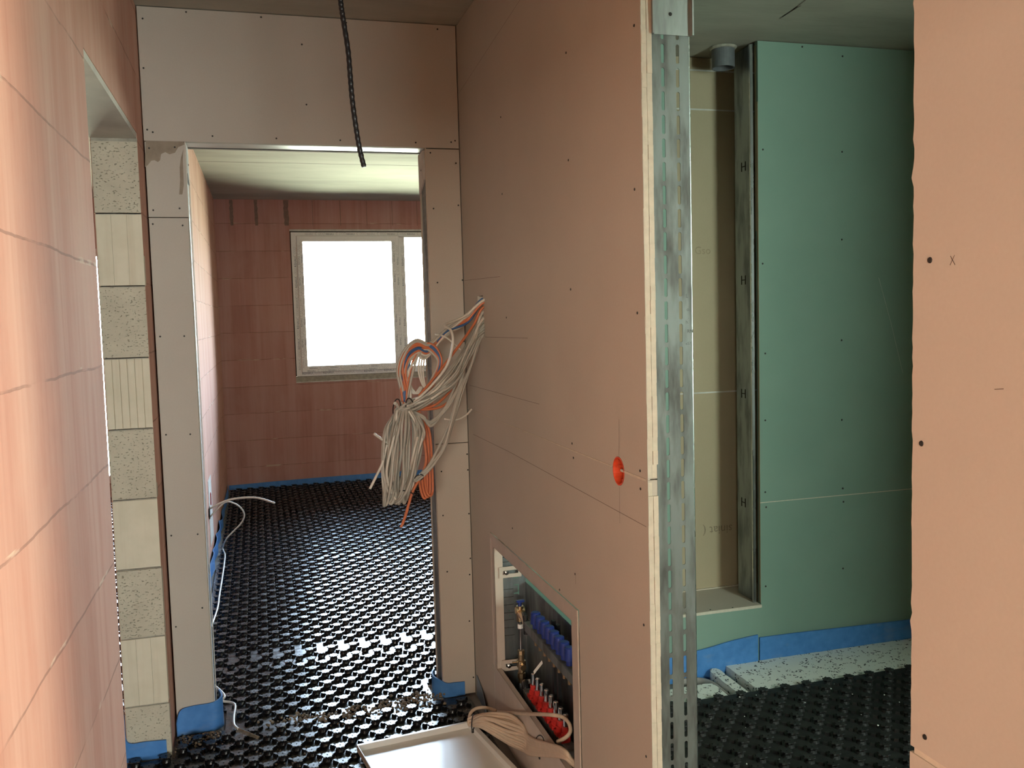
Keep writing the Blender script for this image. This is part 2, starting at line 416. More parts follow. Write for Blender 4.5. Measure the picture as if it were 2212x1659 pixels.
# far jamb of the opening: courses of pale blocks, cut faces and ribbed faces in turn
mb = MB()
zs = [2.2055, 1.9475, 1.6975, 1.4475, 1.1975, 0.9475, 0.6975, 0.4475, 0.1975, -0.012]
for i in range(len(zs)-1):
    z1, z0 = zs[i], zs[i+1]; rough = i % 2 == 0; mi = 0 if rough else 1
    top = z1-0.003 if i else 2.193
    jx = random.uniform(-0.002, 0.002)
    xa, xb = XL-0.1488+jx*0.4, XL-0.001+jx*0.5
    if rough: mb.box(xa, xb, YJ-0.006+random.uniform(-.002, .002), YJ+0.03, z0+0.003, top, 0)
    else:
        ribs = 1 if i == 5 else 3 if i != 3 else 6
        for q in range(ribs):
            a = xa+(xb-xa)*q/ribs; b_ = xa+(xb-xa)*(q+1)/ribs
            g = 0.0003 if i != 3 else 0.0010
            mb.box(a+g, b_-g, YJ-0.006, YJ+0.03, z0+0.003, top, 1)
    mb.box(xa+0.002, xb-0.002, YJ-0.001, YJ+0.03, z0-0.003, z0+0.003, 2)
    mb.box(xa+0.001, xb-0.001, YJ-0.001, YJ+0.02, z0, top, 1)
mb.box(XL-0.149, XL-0.001, YJ-0.004, YJ+0.03, 2.193, 2.2055, 2)
jamb = mb.build('block_jamb', [M['block_rough'], M['block_rib'], M['mortar']], parent=wall_left)

# outside wall with the far window and the left room's garden door
W1 = (0.342, 2.44, 1.015, 2.432)      # far window
W2 = (-2.35, -1.27, 0.13, 2.27)       # left room
mb = MB()
us = [-3.0, W2[0], W2[1], W1[0], W1[1], XO+0.2]; vs = [-0.2, W2[2], W1[2], W2[3], W1[3], ZC]
def sol(i, j):
    if us[i] == W2[0] and W2[2] <= vs[j] < W2[3]: return False
    if us[i] == W1[0] and W1[2] <= vs[j] < W1[3]: return False
    return True
mb.grid(us, vs, sol, lambda u, v, t: (u, YF+t, v), 0.0, 0.30)
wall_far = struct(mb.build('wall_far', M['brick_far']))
# open joints of the top course, the three on the left smeared with mortar
mb = MB()
for x0, wd in ((-0.1723, 0.030), (0.0463, 0.028), (0.3186, 0.042), (0.5614, 0.004), (0.8211, 0.005), (1.0717, 0.004), (1.3174, 0.004), (1.56, 0.004)):
    n = 9; pl = [(x0-wd*(0.5+random.uniform(-.12, .12)), YF-0.0012, 2.468+0.236*q/n) for q in range(n+1)]; pr = [(x0+wd*(0.5+random.uniform(-.12, .12)), YF-0.0012, 2.468+0.236*q/n) for q in range(n+1)]
    mb.prism(pl+pr[::-1], (0, 0.004, 0))
mb.build('mortar_joint', plain('dark_mortar', (0.23, 0.155, 0.125), 0.95), parent=wall_far)
# other outer walls
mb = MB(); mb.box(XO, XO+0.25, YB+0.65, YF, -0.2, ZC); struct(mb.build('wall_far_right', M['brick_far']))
mb = MB(); mb.box(XO, XO+0.25, -0.40, YB+0.65, -0.2, ZC); struct(mb.build('wall_right_outer', M['green']))
mb = MB(); mb.box(-3.0, -2.75, YBK, YF, -0.2, ZC); struct(mb.build('wall_left_outer', M['brick']))
mb = MB()
us3 = [-2.75, -2.3, -0.7, 1.0, 3.1, XO]; vs3 = [-0.2, 0.1, 1.55, 2.08, 2.45, ZC]
mb.grid(us3, vs3, lambda i, j: not ((i == 3 and j in (1, 2)) or (i == 1 and j in (2, 3))), lambda u, v, t: (u, YBK+t, v), 0.0, -0.30)
mb.box(-2.75, XO, YBK-0.34, YBK-0.30, -0.2, ZC)  # added plate closing the recesses, keeps the sky out
struct(mb.build('wall_back', M['brick']))
mb = MB(); mb.grid([YBK, -2.12, -1.18, -0.40], [-0.2, 0.97, 2.33, ZC], lambda i, j: not (i == 1 and j == 1), lambda u, v, t: (XO+t, u, v), 0.0, 0.25)
mb.box(XO+0.25, XO+0.28, YBK, -0.40, -0.2, ZC); struct(mb.build('wall_living_right', M['brick']))  # added outer plate shuts out the sky behind the lamp
mb = MB(); mb.box(-2.75, XL-0.152, 0.25, 0.42, -0.012, ZC); struct(mb.build('wall_left_room', M['brick']))

# end partition with its doorway: header board, jamb boards, rear boards
wall_end = struct(empty('wall_end', (0.2, YP, 0)))
SCREWS = dict(header=[(308,40),(402,26),(564,37),(652,96),(662,226),(459,294),(597,299),(310,147),(318,280),(330,285.5),(735,303),(898,308),(945,63),(748,49),(983,304),(974.5,307)],
              left_upper=[(322,320),(377.5,318),(331,454),(388,450)], left_lower=[(330,484),(394.5,487),(346,727),(398,726),(358.6,939),(411,938),(370,1157),(427,1154),(437,1313),(380,1354)],
              right_upper=[(929.6,330),(985,352.5),(936.5,450.5),(990,443.5),(945,610.5),(999,605),(1002,737),(949.5,987),(1009,981)],
              right_lower=[(953.6,1018.5),(1010.6,1015),(957,1113.5),(1013,1109.5),(1016,1206),(966,1235),(1014.5,1241),(1022.7,1463),(1014,1341.5)])
def screws(mb, pts, ax, val, nrm, mi=1, r=0.0036):
    for u, v in pts: mb.disc(on(ax, val, u, v), nrm, r, 10, mi)
BT = 0.025
def end_board(name, x0, x1, z0, z1, key):
    mb = MB(); mb.box(x0, x1, YP, YP+BT, z0, z1)
    screws(mb, SCREWS[key], 1, YP, (0, -1, 0))
    return mb
mb = end_board('header', XL+0.004, XR-0.004, ZD+0.001, ZC-0.003, 'header')
bevel(mb.build('header_board', [M['paper'], M['screw']], parent=wall_end), 0.0012, 1)
mb = end_board('lu', XL+0.006, XDL, 1.955, ZD-0.003, 'left_upper')
st = [(314.5,304),(396,305.5),(399,312),(385,318),(378,330),(366,333.5),(357,328.5),(348,333),(346,346),(341,350),(334,346),(327,347),(319,357),(313,361)]
mb.poly([on(1, YP-0.0005, u, v) for u, v in st], 2)
st = [(396,322),(391,340),(388,362),(389,390),(387,420),(394,420),(397,400),(396,370),(395,345)]
mb.poly([on(1, YP-0.0005, u, v) for u, v in st], 2)
mb.build('jamb_board', [M['paper'], M['screw'], M['stain']], parent=wall_end)
mb = end_board('ll', XL+0.006, XDL-0.001, 0.0, 1.952, 'left_lower')
bevel(mb.build('jamb_board', [M['paper'], M['screw']], parent=wall_end), 0.0012, 1)
mb = end_board('ru', XDR, XR-0.004, 1.052, ZD-0.003, 'right_upper')
bevel(mb.build('jamb_board', [M['paper'], M['screw']], parent=wall_end), 0.0012, 1)
mb = end_board('rl', XDR, XR-0.004, 0.0, 1.049, 'right_lower')
bevel(mb.build('jamb_board', [M['paper'], M['screw']], parent=wall_end), 0.0012, 1)
mb = MB()
for a, b_, z0, z1 in ((XL, XDL-0.003, -0.012, ZD), (XDR+0.003, XR, -0.012, ZD), (XL, XR, ZD+0.001, ZC)):
    mb.box(a, b_, YP+PT-BT, YP+PT, z0, z1)
mb.box(XL, XR, YP+BT, YP+PT-BT, ZD+0.06, ZC)
mb.build('rear_board', M['paper'], parent=wall_end)
mb = MB(); mb.box(XDL-0.02, XDR+0.02, YP+0.0255, YP+PT-0.036, ZD+0.001, ZD+0.035)
mb.build('lintel_lining', M['white_metal'], parent=wall_end)
mb = MB(); mb.box(XDL, XDR, YP+PT-0.034, YP+PT-0.026, ZD-0.0005, ZD+0.03)
mb.build('gap_strip', M['dark'], parent=wall_end)
# cut ends of the boards at the two jambs
mb = MB()
for x, s_ in ((XDL, 1), (XDR, -1)):
    for k_ in range(2):
        y0 = YP+0.0008+k_*0.0125
        for q in range(34):
            z0 = 0.02+q*0.065
            mb.box(min(x, x+s_*0.0012), max(x, x+s_*0.0012)+random.uniform(0, .0008), y0+random.uniform(0, .0006), y0+0.0112, z0, z0+0.065)
    mb.box(min(x, x+s_*0.002), max(x, x+s_*0.002), YP+PT-0.024, YP+PT-0.001, 0.0, ZD-0.01)
mb.build('board_edge', M['gypsum'], parent=wall_end)
mb = MB()
mb.prism([(XDL, YP+0.004, ZD-0.004), (XDL, YP+0.10, ZD-0.004), (XDL, YP+0.10, 2.085), (XDL, YP+0.03, 2.12)], (0.004, 0, 0))
mb.prism([(XDR, YP+0.03, ZD-0.004), (XDR, YP+0.145, ZD-0.004), (XDR, YP+0.145, 2.06), (XDR, YP+0.03, 2.11)], (-0.006, 0, 0))
for yy, xx, s_ in ((YP+0.06, XDL, 1), (YP+0.085, XDR, -1)): mb.disc((xx+s_*0.006, yy, 2.155), (s_, 0, 0), 0.004, 10, 1)
mb.build('jamb_patch', [M['plaster'], M['screw']], parent=wall_end)

# long right wall with cable hole, socket hole and cabinet opening
ZS = 1.1892
wall_right = struct(empty('wall_right', (XR, 2.6, 0)))
CAB = (2.2723, 3.2407, 0.0, 0.7506)
def wall_board(z0, z1, holes, y0=YE, y1=YP-0.002):
    ys = sorted({y0, y1, *[h[0] for h in holes], *[h[1] for h in holes]}); zz = sorted({z0, z1, *[min(max(h[2], z0), z1) for h in holes], *[min(max(h[3], z0), z1) for h in holes]})
    mb = MB()
    def ok(i, j):
        return not any(h[0] <= ys[i] < h[1] and h[2] <= zz[j]+1e-6 < h[3] for h in holes)
    mb.grid(ys, zz, ok, lambda u, v, t: (XR+t, u, v), 0.0, BT)
    return mb
SOC = on(0, XR, 1336.5, 1017.5)     # centre of the socket hole
S0 = (SOC.y-0.05, SOC.y+0.05)
def half_ring(mb, z0, z1, up):
    """board cell around the half of the round hole that lies in it"""
    n = 14; a0, a1 = (math.asin(max(-1, min(1, (ZS-SOC.z)/0.0345))),)*2
    for s_ in (0, 1):
        pass
HOLE = [(3.252, 3.335, 1.545, 1.638), (3.240, 3.295, 1.492, 1.535)]
mb = wall_board(ZS+0.0015, ZC-0.004, HOLE+[(S0[0], S0[1], ZS, ZS+0.045)])
mbl = wall_board(0.0, ZS-0.0015, [CAB, (S0[0], S0[1], ZS-0.055, ZS)])
def around(mbx, zlo, zhi, arc):
    # polygon of the cell minus the round hole
    outer = [(S0[0], zlo), (S0[1], zlo), (S0[1], zhi), (S0[0], zhi)]
    R_ = 0.0345
    if arc == 'top':      # cell above the seam
        z_ = zlo; h = math.sqrt(max(R_**2-(z_-SOC.z)**2, 0)); a = math.atan2(z_-SOC.z, h)
        pts = [(SOC.y+R_*math.cos(a+(math.pi-2*a)*q/20), SOC.z+R_*math.sin(a+(math.pi-2*a)*q/20)) for q in range(21)]
        poly = [(S0[1], zlo), (S0[1], zhi), (S0[0], zhi), (S0[0], zlo)] + pts[::-1]
    else:
        z_ = zhi; h = math.sqrt(max(R_**2-(z_-SOC.z)**2, 0)); a = math.atan2(z_-SOC.z, h)
        b0 = math.pi-a
        pts = [(SOC.y+R_*math.cos(b0+(2*math.pi+a-b0)*q/24), SOC.z+R_*math.sin(b0+(2*math.pi+a-b0)*q/24)) for q in range(25)]
        poly = [(S0[0], zhi), (S0[0], zlo), (S0[1], zlo), (S0[1], zhi)] + pts[::-1]
    mbx.prism([(XR, y_, z__) for y_, z__ in poly], (BT, 0, 0))
around(mb, ZS+0.0015, ZS+0.045, 'top'); around(mbl, ZS-0.055, ZS-0.0015, 'bot')
def line_on_wall(mbx, p, q, wd=0.0007, mi=1):
    a, b_ = on(0, XR-0.0003, *p), on(0, XR-0.0003, *q); d = (b_-a).normalized(); nz = Vector((0, -d.z, d.y))*wd
    mbx.poly([a-nz, b_-nz, b_+nz, a+nz], mi)
for p, q in (((1048,728),(1140,730.5)), ((1014,832),(1165,873)), ((1002,606),(1080,597.5)), ((992,200),(1123,0)), ((1337,905),(1337,1010))): line_on_wall(mb, p, q, 0.0006)
for p, q in (((1022,938),(1100,976)), ((1100,976),(1396,1138)), ((1243,1238),(1243.5,1262)), ((1338,1052),(1339,1130))): line_on_wall(mbl, p, q, 0.0007)
screws(mb, [(1082,253),(1085,419),(1233,625),(1228,346),(1223,114),(1371,409),(1377,676),(1370,55),(1236,958),(1383,1017),(1094,686)], 0, XR, (-1, 0, 0), 2, 0.0034)
screws(mbl, [(1384,1056),(1239,989),(1242.5,1240),(1209,1274),(1391,1350),(1396,1634),(1107,1141)], 0, XR, (-1, 0, 0), 2, 0.0034)
mb.build('upper_board', [M['paper'], M['pencil'], M['screw']], parent=wall_right)
mbl.build('lower_board', [M['paper'], M['pencil'], M['screw']], parent=wall_right)
mb = MB(); mb.box(XR+0.05, XR+0.052, 3.24, 3.40, 1.55, 1.70); mb.build('hole_lining', M['paper_back'], parent=wall_right)
# open gypsum joint between the two boards
mb = MB()
for q in range(60):
    y0 = YE+0.004+q*0.029
    if S0[0]+0.01 < y0 < S0[1]-0.01 or y0 > YP-0.03: continue
    wdt = 0.0045 if y0 < 2.0 else 0.0022 if y0 < 2.4 else 0.0012
    mb.box(XR-0.0005, XR+0.01, y0, y0+0.029, ZS-wdt+random.uniform(-.0005, .0005), ZS+0.001)
mb.build('board_joint', M['gypsum'], parent=wall_right)
# cut end of the double boarding at the bathroom doorway
mb = MB()
for k_, xa in enumerate((XR+0.0002, XR+0.0128)):
    for z0, z1 in ((0.0, ZS-0.006), (ZS+0.004, ZC-0.01)):
        n = int((z1-z0)/0.03); ring = []
        for q in range(n):
            za, zb = z0+(z1-z0)*q/n, z0+(z1-z0)*(q+1)/n
            inset = 0.006 if (q == 0 and z0 > 0.5) or (q == n-1 and z0 < 0.5) else 0.0
            mb.box(xa+random.uniform(0, .0005), xa+0.0118, YE-0.006+inset+random.uniform(-.0009, .0009), YE+0.004, za, zb)
mb.build('board_edge', M['gypsum'], parent=wall_right)
mb = MB()
for q in range(70):
    za = 0.01+q*0.0385
    mb.box(XR-0.0008, XR+0.0004, YE-0.0065+random.uniform(-.002, .0008), YE+0.002, za, za+0.0385)
mb.build('torn_paper_edge', M['paper'], parent=wall_right)

# near right wall: boards with a ragged cut edge
wall_near = struct(empty('wall_right_near', (XR, 0.4, 0)))
ZN = 0.9683
def ragged(z0, z1, dy=0.0, mi=0):
    pts = [(XR, 0.70, z0)]; n = int((z1-z0)/0.012)
    for q in range(n+1):
        z_ = z0+(z1-z0)*q/n; j = random.gauss(0, 0.0006)
        if random.random() < 0.05: j += random.uniform(0.001, 0.004)
        pts.append((XR, YNR+dy+j+0.0022*math.sin(z_*1.2-1.0), z_))
    pts.append((XR, 0.70, z1)); return pts
mb = MB(); mb.prism(ragged(ZN+0.005, ZC-0.003), (BT, 0, 0))
screws(mb, [(1990.5,958),(1998,1592)], 0, XR, (-1, 0, 0), 1, 0.0040)
mb.disc(on(0, XR, 2009, 562), (-1, 0, 0), 0.0042, 9, 1)
for (a, b_) in (((2053,553),(2063,572)), ((2062,551),(2052,573))):
    p, q = on(0, XR-0.0003, *a), on(0, XR-0.0003, *b_); d = (q-p).normalized(); nz = Vector((0, -d.z, d.y))*0.0005
    mb.poly([p-nz, q-nz, q+nz, p+nz], 2)
p, q = on(0, XR-0.0003, 2148, 842), on(0, XR-0.0003, 2168, 841); mb.poly([p, q, q+Vector((0, 0, .001)), p+Vector((0, 0, .001))], 2)
mb.build('upper_board', [M['paper'], M['screw'], M['pencil']], parent=wall_near)
mb = MB(); mb.prism(ragged(0.0, ZN-0.004, 0.002), (BT, 0, 0)); mb.build('lower_board', M['paper'], parent=wall_near)
mb = MB(); mb.box(XR+0.002, XR+BT, 0.705, YNR-0.004, ZN-0.01, ZN+0.01); mb.build('board_joint', M['gypsum'], parent=wall_near)
mb = MB(); mb.box(XR+0.125, XR+0.15, 0.73, YNR, 0, ZC); mb.box(XR+0.025, XR+0.125, 0.72, YNR-0.02, 0, ZC)
mb.build('rear_board', M['green'], parent=wall_near)
mb = MB(); mb.grid([2.2, 2.27, 2.97, XO], [-0.2, 1.1, 2.3, ZC], lambda i, j: not (i == 1 and j == 1), lambda u, v, t: (u, -0.20+t, v), 0.0, 0.07)
mb.box(2.2, XO, -0.36, -0.28, -0.2, ZC); mb.box(2.18, 2.25, -0.36, 0.18, -0.2, ZC); struct(mb.build('wall_bathroom_front', M['green']))  # closing boxes added behind the opening leave only the lamp's light
mb = MB(); mb.prism([(XR, 0.69, -0.2), (XR+0.15, 0.72, -0.2), (2.26, 0.20, -0.2), (2.18, 0.16, -0.2)], (0, 0, ZC+0.2)); struct(mb.build('light_slant_wall', M['brick']))  # added unseen wall, slanted so bathroom and living room light stay apart
mb = MB(); mb.box(-2.75, 2.0, -0.52, -0.42, 2.0, ZC); struct(mb.build('shade_beam', M['paper']))  # unseen beam added to shade the header and upper walls
mb = MB(); mb.box(2.53, XO, 1.05, 1.15, -0.058, ZC); struct(mb.build('shade_divider', M['green']))  # unseen stub added to shade the right part of the green wall

# bathroom back wall with the open installation niche
wb = struct(empty('wall_bathroom_back', (2.1, YB, 0)))
XN0, XN1 = 1.700, 2.117
BATH_S = [(1733,101),(1820,121.5),(1648,323),(1819,328),(1647.5,569.5),(1818.5,517.5),(1653,763.5),(1818,735),(1818.5,907),(1653,908),(1653,1063),(1820.5,1055),(1822,1084),(1655,1095.5),(1821,1228),(1654,1266.5)]
mb = MB(); mb.box(XN1, XO, YB, YB+0.0125, 0.705, ZC-0.004); screws(mb, [q for q in BATH_S if q[1] < 1070], 1, YB, (0, -1, 0), 1, 0.0045)
p = [on(1, YB-0.0004, 1898, 600), on(1, YB-0.0004, 1925, 700), on(1, YB-0.0004, 1950, 806)]
for a, b_ in zip(p, p[1:]): mb.poly([a, b_, b_+Vector((.0012, 0, 0)), a+Vector((.0012, 0, 0))], 2)
mb.build('upper_board', [M['green'], M['screw'], M['plaster']], parent=wb)
mb = MB(); mb.box(XN1, XO, YB, YB+0.0125, -0.058, 0.701); screws(mb, [q for q in BATH_S if q[1] > 1070], 1, YB, (0, -1, 0), 1, 0.0045)
mb.build('lower_board', [M['green'], M['screw']], parent=wb)
mb = MB(); mb.box(XN1, XO, YB+0.0005, YB+0.012, 0.7005, 0.7055); mb.build('board_joint', M['gypsum'], parent=wb)
mb = MB(); mb.box(XN1+0.001, XO, YB+0.013, YB+0.025, 0.0, ZC-0.004); mb.build('second_board', M['green'], parent=wb)
mb = MB(); mb.box(XN1-0.0015, XN1-0.0002, YB+0.001, YB+0.012, 0.25, 2.45); mb.box(XN1-0.001, XN1+0.001, YB+0.0135, YB+0.0245, 1.9, 2.69)
mb.build('board_edge', M['paper_back'], parent=wb)
# board left of the niche
mb = MB(); mb.box(0.95, XN0, YB, YB+0.025, -0.058, ZC-0.004)
for i in range(7): mb.disc((1.585, YB, 0.25+i*0.36), (0, -1, 0), 0.0045, 10, 1); mb.disc((1.0, YB, 0.25+i*0.36), (0, -1, 0), 0.0045, 10, 1)
mb.build('side_board', [M['green'], M['screw']], parent=wb)
# low wall under the niche with its ledge
ZL = 0.2445; YNB = 3.785
mb = MB(); mb.box(XN0, XN1-0.006, YB-0.012, YB+0.001, -0.058, ZL-0.012); mb.build('low_board', M['green'], parent=wb)
mb = MB(); mb.box(XN0, XN1-0.004, YB-0.010, YNB, ZL-0.0125, ZL-0.0003, 0); mb.box(XN0, XN1-0.004, YB-0.0135, YB-0.0095, ZL-0.0125, ZL+0.0005, 1)
mb.box(XN0, 2.3, YNB-0.011, YNB, ZL-0.001, ZL+0.004, 1)
for u, v in ((1534.5,1317.5),(1582.5,1313)): mb.disc(on(2, ZL, u, v-0.5), (0, 0, 1), 0.004, 10, 2)
mb.box(XN1-0.004, 2.3, YB+0.03, YNB, ZL-0.0125, ZL-0.0003, 0)
mb.build('ledge', [M['paper'], M['gypsum'], M['screw']], parent=wb)
# back of the niche: reverse side of the neighbouring wall's boards
mb = MB()
zj = [on(1, YNB, 1545, 238).z, on(1, YNB, 1545, 847).z, 2.65]
edges = [0.0]+sorted(zj)+[ZC]
for a, b_ in zip(edges, edges[1:]): mb.box(0.95, 2.35, YNB, YNB+0.0125, a+0.002, b_-0.002, 0)
for z_ in zj: mb.box(0.95, 2.35, YNB-0.0012, YNB+0.010, z_-0.0035, z_+0.0035, 1)
pw = on(1, YNB, 1582, 1133)
lettering(mb, 'siniat (', (pw.x, YNB-0.0002, pw.z), (-1, 0, 0), (0, 0, -1), 0.058, 2)
pg = on(1, YNB, 1500, 549)
lettering(mb, 'Gso', (pg.x, YNB-0.0002, pg.z), (1, 0, 0), (0, 0, 1), 0.05, 3)
nb = mb.build('niche_back', [M['paper_back'], M['plaster'], plain('grey_print', (0.245, 0.205, 0.14), 0.85), plain('faint_pencil', (0.34, 0.28, 0.185), 0.85)], parent=wb)
mb = MB(); mb.box(2.35, 2.37, YB+0.03, YNB, 0, ZC); mb.box(0.95, 0.965, YB+0.03, YNB, 0, ZC); mb.build('niche_side', M['paper_back'], parent=wb)
# wall between the corridor bay and far room behind the bathroom
mb = MB(); mb.box(XR, XO, YP+0.45, YP+0.6, -0.012, ZC); struct(mb.build('wall_far_near', M['paper']))
mb = MB(); mb.box(XR-0.0, 0.955, YP+0.0, YP+0.46, -0.012, ZC); struct(mb.build('wall_corner', M['paper']))

# ------------------------------------------------------------------ windows
def rect_frame(mb, x0, x1, z0, z1, y0, y1, wd, mi=0):
    w0, w1, wt, wb_ = wd if isinstance(wd, tuple) else (wd,)*4      # left, right, top, bottom
    us = [x0, x0+w0, x1-w1, x1]; vs = [z0, z0+wb_, z1-wt, z1]
    mb.grid(us, vs, lambda i, j: not (i == 1 and j == 1), lambda u, v, t: (u, t, v), y0, y1, mi)
win = struct(empty('window_1', (1.39, YF, 1.04)))
FZ0, FZ1 = 1.043, 2.405
mb = MB(); rect_frame(mb, 0.350, 2.43, FZ0, FZ1, YF-0.012, YF+0.06, (0.056, 0.056, 0.05, 0.058)); bevel(mb.build('outer_frame', M['pvc'], parent=win), 0.003)
mb = MB(); mb.box(1.362, 1.425, YF-0.012, YF+0.06, FZ0+0.05, FZ1-0.04); bevel(mb.build('mullion', M['pvc'], parent=win), 0.003)
mb = MB(); rect_frame(mb, 0.400, 1.366, FZ0+0.036, FZ1-0.034, YF-0.030, YF+0.05, (0.056, 0.072, 0.055, 0.06)); bevel(mb.build('sash', M['pvc'], parent=win), 0.005)
mb = MB(); mb.box(0.440, 1.31, YF+0.010, YF+0.014, FZ0+0.08, FZ1-0.08); mb.build('pane', M['glass'], parent=win)
mb = MB(); mb.box(1.42, 2.38, YF+0.020, YF+0.024, FZ0+0.05, FZ1-0.05); mb.build('pane', M['glass'], parent=win)
mb = MB(); mb.box(0.342, 2.44, YF-0.004, YF+0.05, 0.990, FZ0-0.002, 0)
for q in range(50): mb.box(0.342+q*0.0419, 0.342+(q+1)*0.0419, YF-0.007, YF+0.02, 0.983+random.uniform(-.002, .001), 0.991, 1)
mb.build('sill', [M['mortar'], M['plaster']], parent=win)
mb = MB(); mb.box(0.342, 2.44, YF-0.002, YF+0.28, FZ1+0.010, FZ1+0.0275, 0); mb.box(0.345, 2.44, YF+0.001, YF+0.02, FZ1+0.0005, FZ1+0.0095, 1)
mb.build('head_reveal', [M['plaster'], M['dark']], parent=win)
mb = MB(); mb.box(0.3425, 0.3495, YF+0.001, YF+0.05, FZ0, FZ1+0.01); mb.build('side_seal', M['dark'], parent=win)
mb = MB()
def film(x, z, dx, dz, n, y, size=0.034, flip=1):
    """printed protective film: the maker's name, an arc and three outlined marks in turn"""
    ux = Vector((dx, 0, dz)); uy = Vector((-dz, 0, dx))
    for q in range(n):
        o = Vector((x, y-0.001, z))+ux*(q*0.195)
        mi = 0 if (q*7+n) % 3 else 1
        lettering(mb, 'REHAU', o, ux, uy, size, mi, 0.0)
        a = [o+ux*(0.108+0.010*math.cos(t_))+uy*(0.011+0.012*math.sin(t_)) for t_ in [0.9+0.35*k_ for k_ in range(13)]]
        for p_, q_ in zip(a, a[1:]):
            d = (q_-p_).normalized().cross(Vector((0, 1, 0)))*0.0012; mb.poly([p_-d, q_-d, q_+d, p_+d], 1)
        for k_ in range(3):
            c = o+ux*(0.136+0.021*k_)+uy*0.011
            if k_ == 1: pts = [c+ux*0.008*math.cos(t_)+uy*0.011*math.sin(t_) for t_ in [math.tau*h/10 for h in range(10)]]
            else: pts = [c+ux*a_+uy*b_ for a_, b_ in ((-.008, -.010), (.006, -.010), (.008, .010), (-.006, .010))]
            for p_, q_ in zip(pts, pts[1:]+pts[:1]):
                d = (q_-p_).normalized().cross(Vector((0, 1, 0)))*0.0009; mb.poly([p_-d, q_-d, q_+d, p_+d], 1)
yf, ys_ = YF-0.0122, YF-0.0302
film(0.40, FZ0+0.016, 1, 0, 10, yf, 0.030)
film(0.45, FZ0+0.040, 1, 0, 4, ys_, 0.024); film(0.47, FZ0+0.066, 1, 0, 4, ys_, 0.024)
film(0.392, FZ0+0.06, 0, 1, 6, yf, 0.030); film(0.424, FZ0+0.08, 0, 1, 6, ys_, 0.026); film(0.450, FZ0+0.10, 0, 1, 6, ys_, 0.022)
film(1.325, FZ0+0.10, 0, 1, 6, ys_, 0.026); film(1.358, FZ0+0.07, 0, 1, 6, ys_, 0.024); film(1.410, FZ0+0.06, 0, 1, 6, yf, 0.028)
film(0.48, FZ1-0.026, 1, 0, 9, yf, 0.024)
mb.build('lettering', [M['print'], M['print_light']], parent=win)
win2 = struct(empty('window_2', (-1.8, YF, 0.13)))
mb = MB(); rect_frame(mb, W2[0], W2[1], W2[2], W2[3], YF+0.08, YF+0.15, 0.07); mb.build('outer_frame', M['pvc'], parent=win2)
mb = MB(); mb.box(W2[0]+0.06, W2[1]-0.06, YF+0.11, YF+0.114, W2[2]+0.06, W2[3]-0.06); mb.build('pane', M['glass'], parent=win2)
for nm, us_, vs_, pl in (('window_3', (2.27, 2.97), (1.1, 2.3), lambda u, v, t: (u, -0.185+t, v)), ('window_4', (1.0, 3.1), (0.1, 2.08), lambda u, v, t: (u, YBK-0.06-t, v)),
                         ('fill_window', (-2.3, -0.7), (1.55, 2.45), lambda u, v, t: (u, YBK-0.06-t, v)), ('window_6', (-2.12, -1.18), (0.97, 2.33), lambda u, v, t: (XO+0.05+t, u, v))):  # the high back frame is added for the fill lamp behind it
    mb = MB(); (a_, b_), (c_, d_) = us_, vs_
    mb.grid([a_, a_+0.05, b_-0.05, b_], [c_, c_+0.05, d_-0.05, d_], lambda i, j: not (i == 1 and j == 1), pl, 0.0, 0.05)
    struct(mb.build(nm, M['pvc'], loc=pl((a_+b_)/2, c_, 0)))

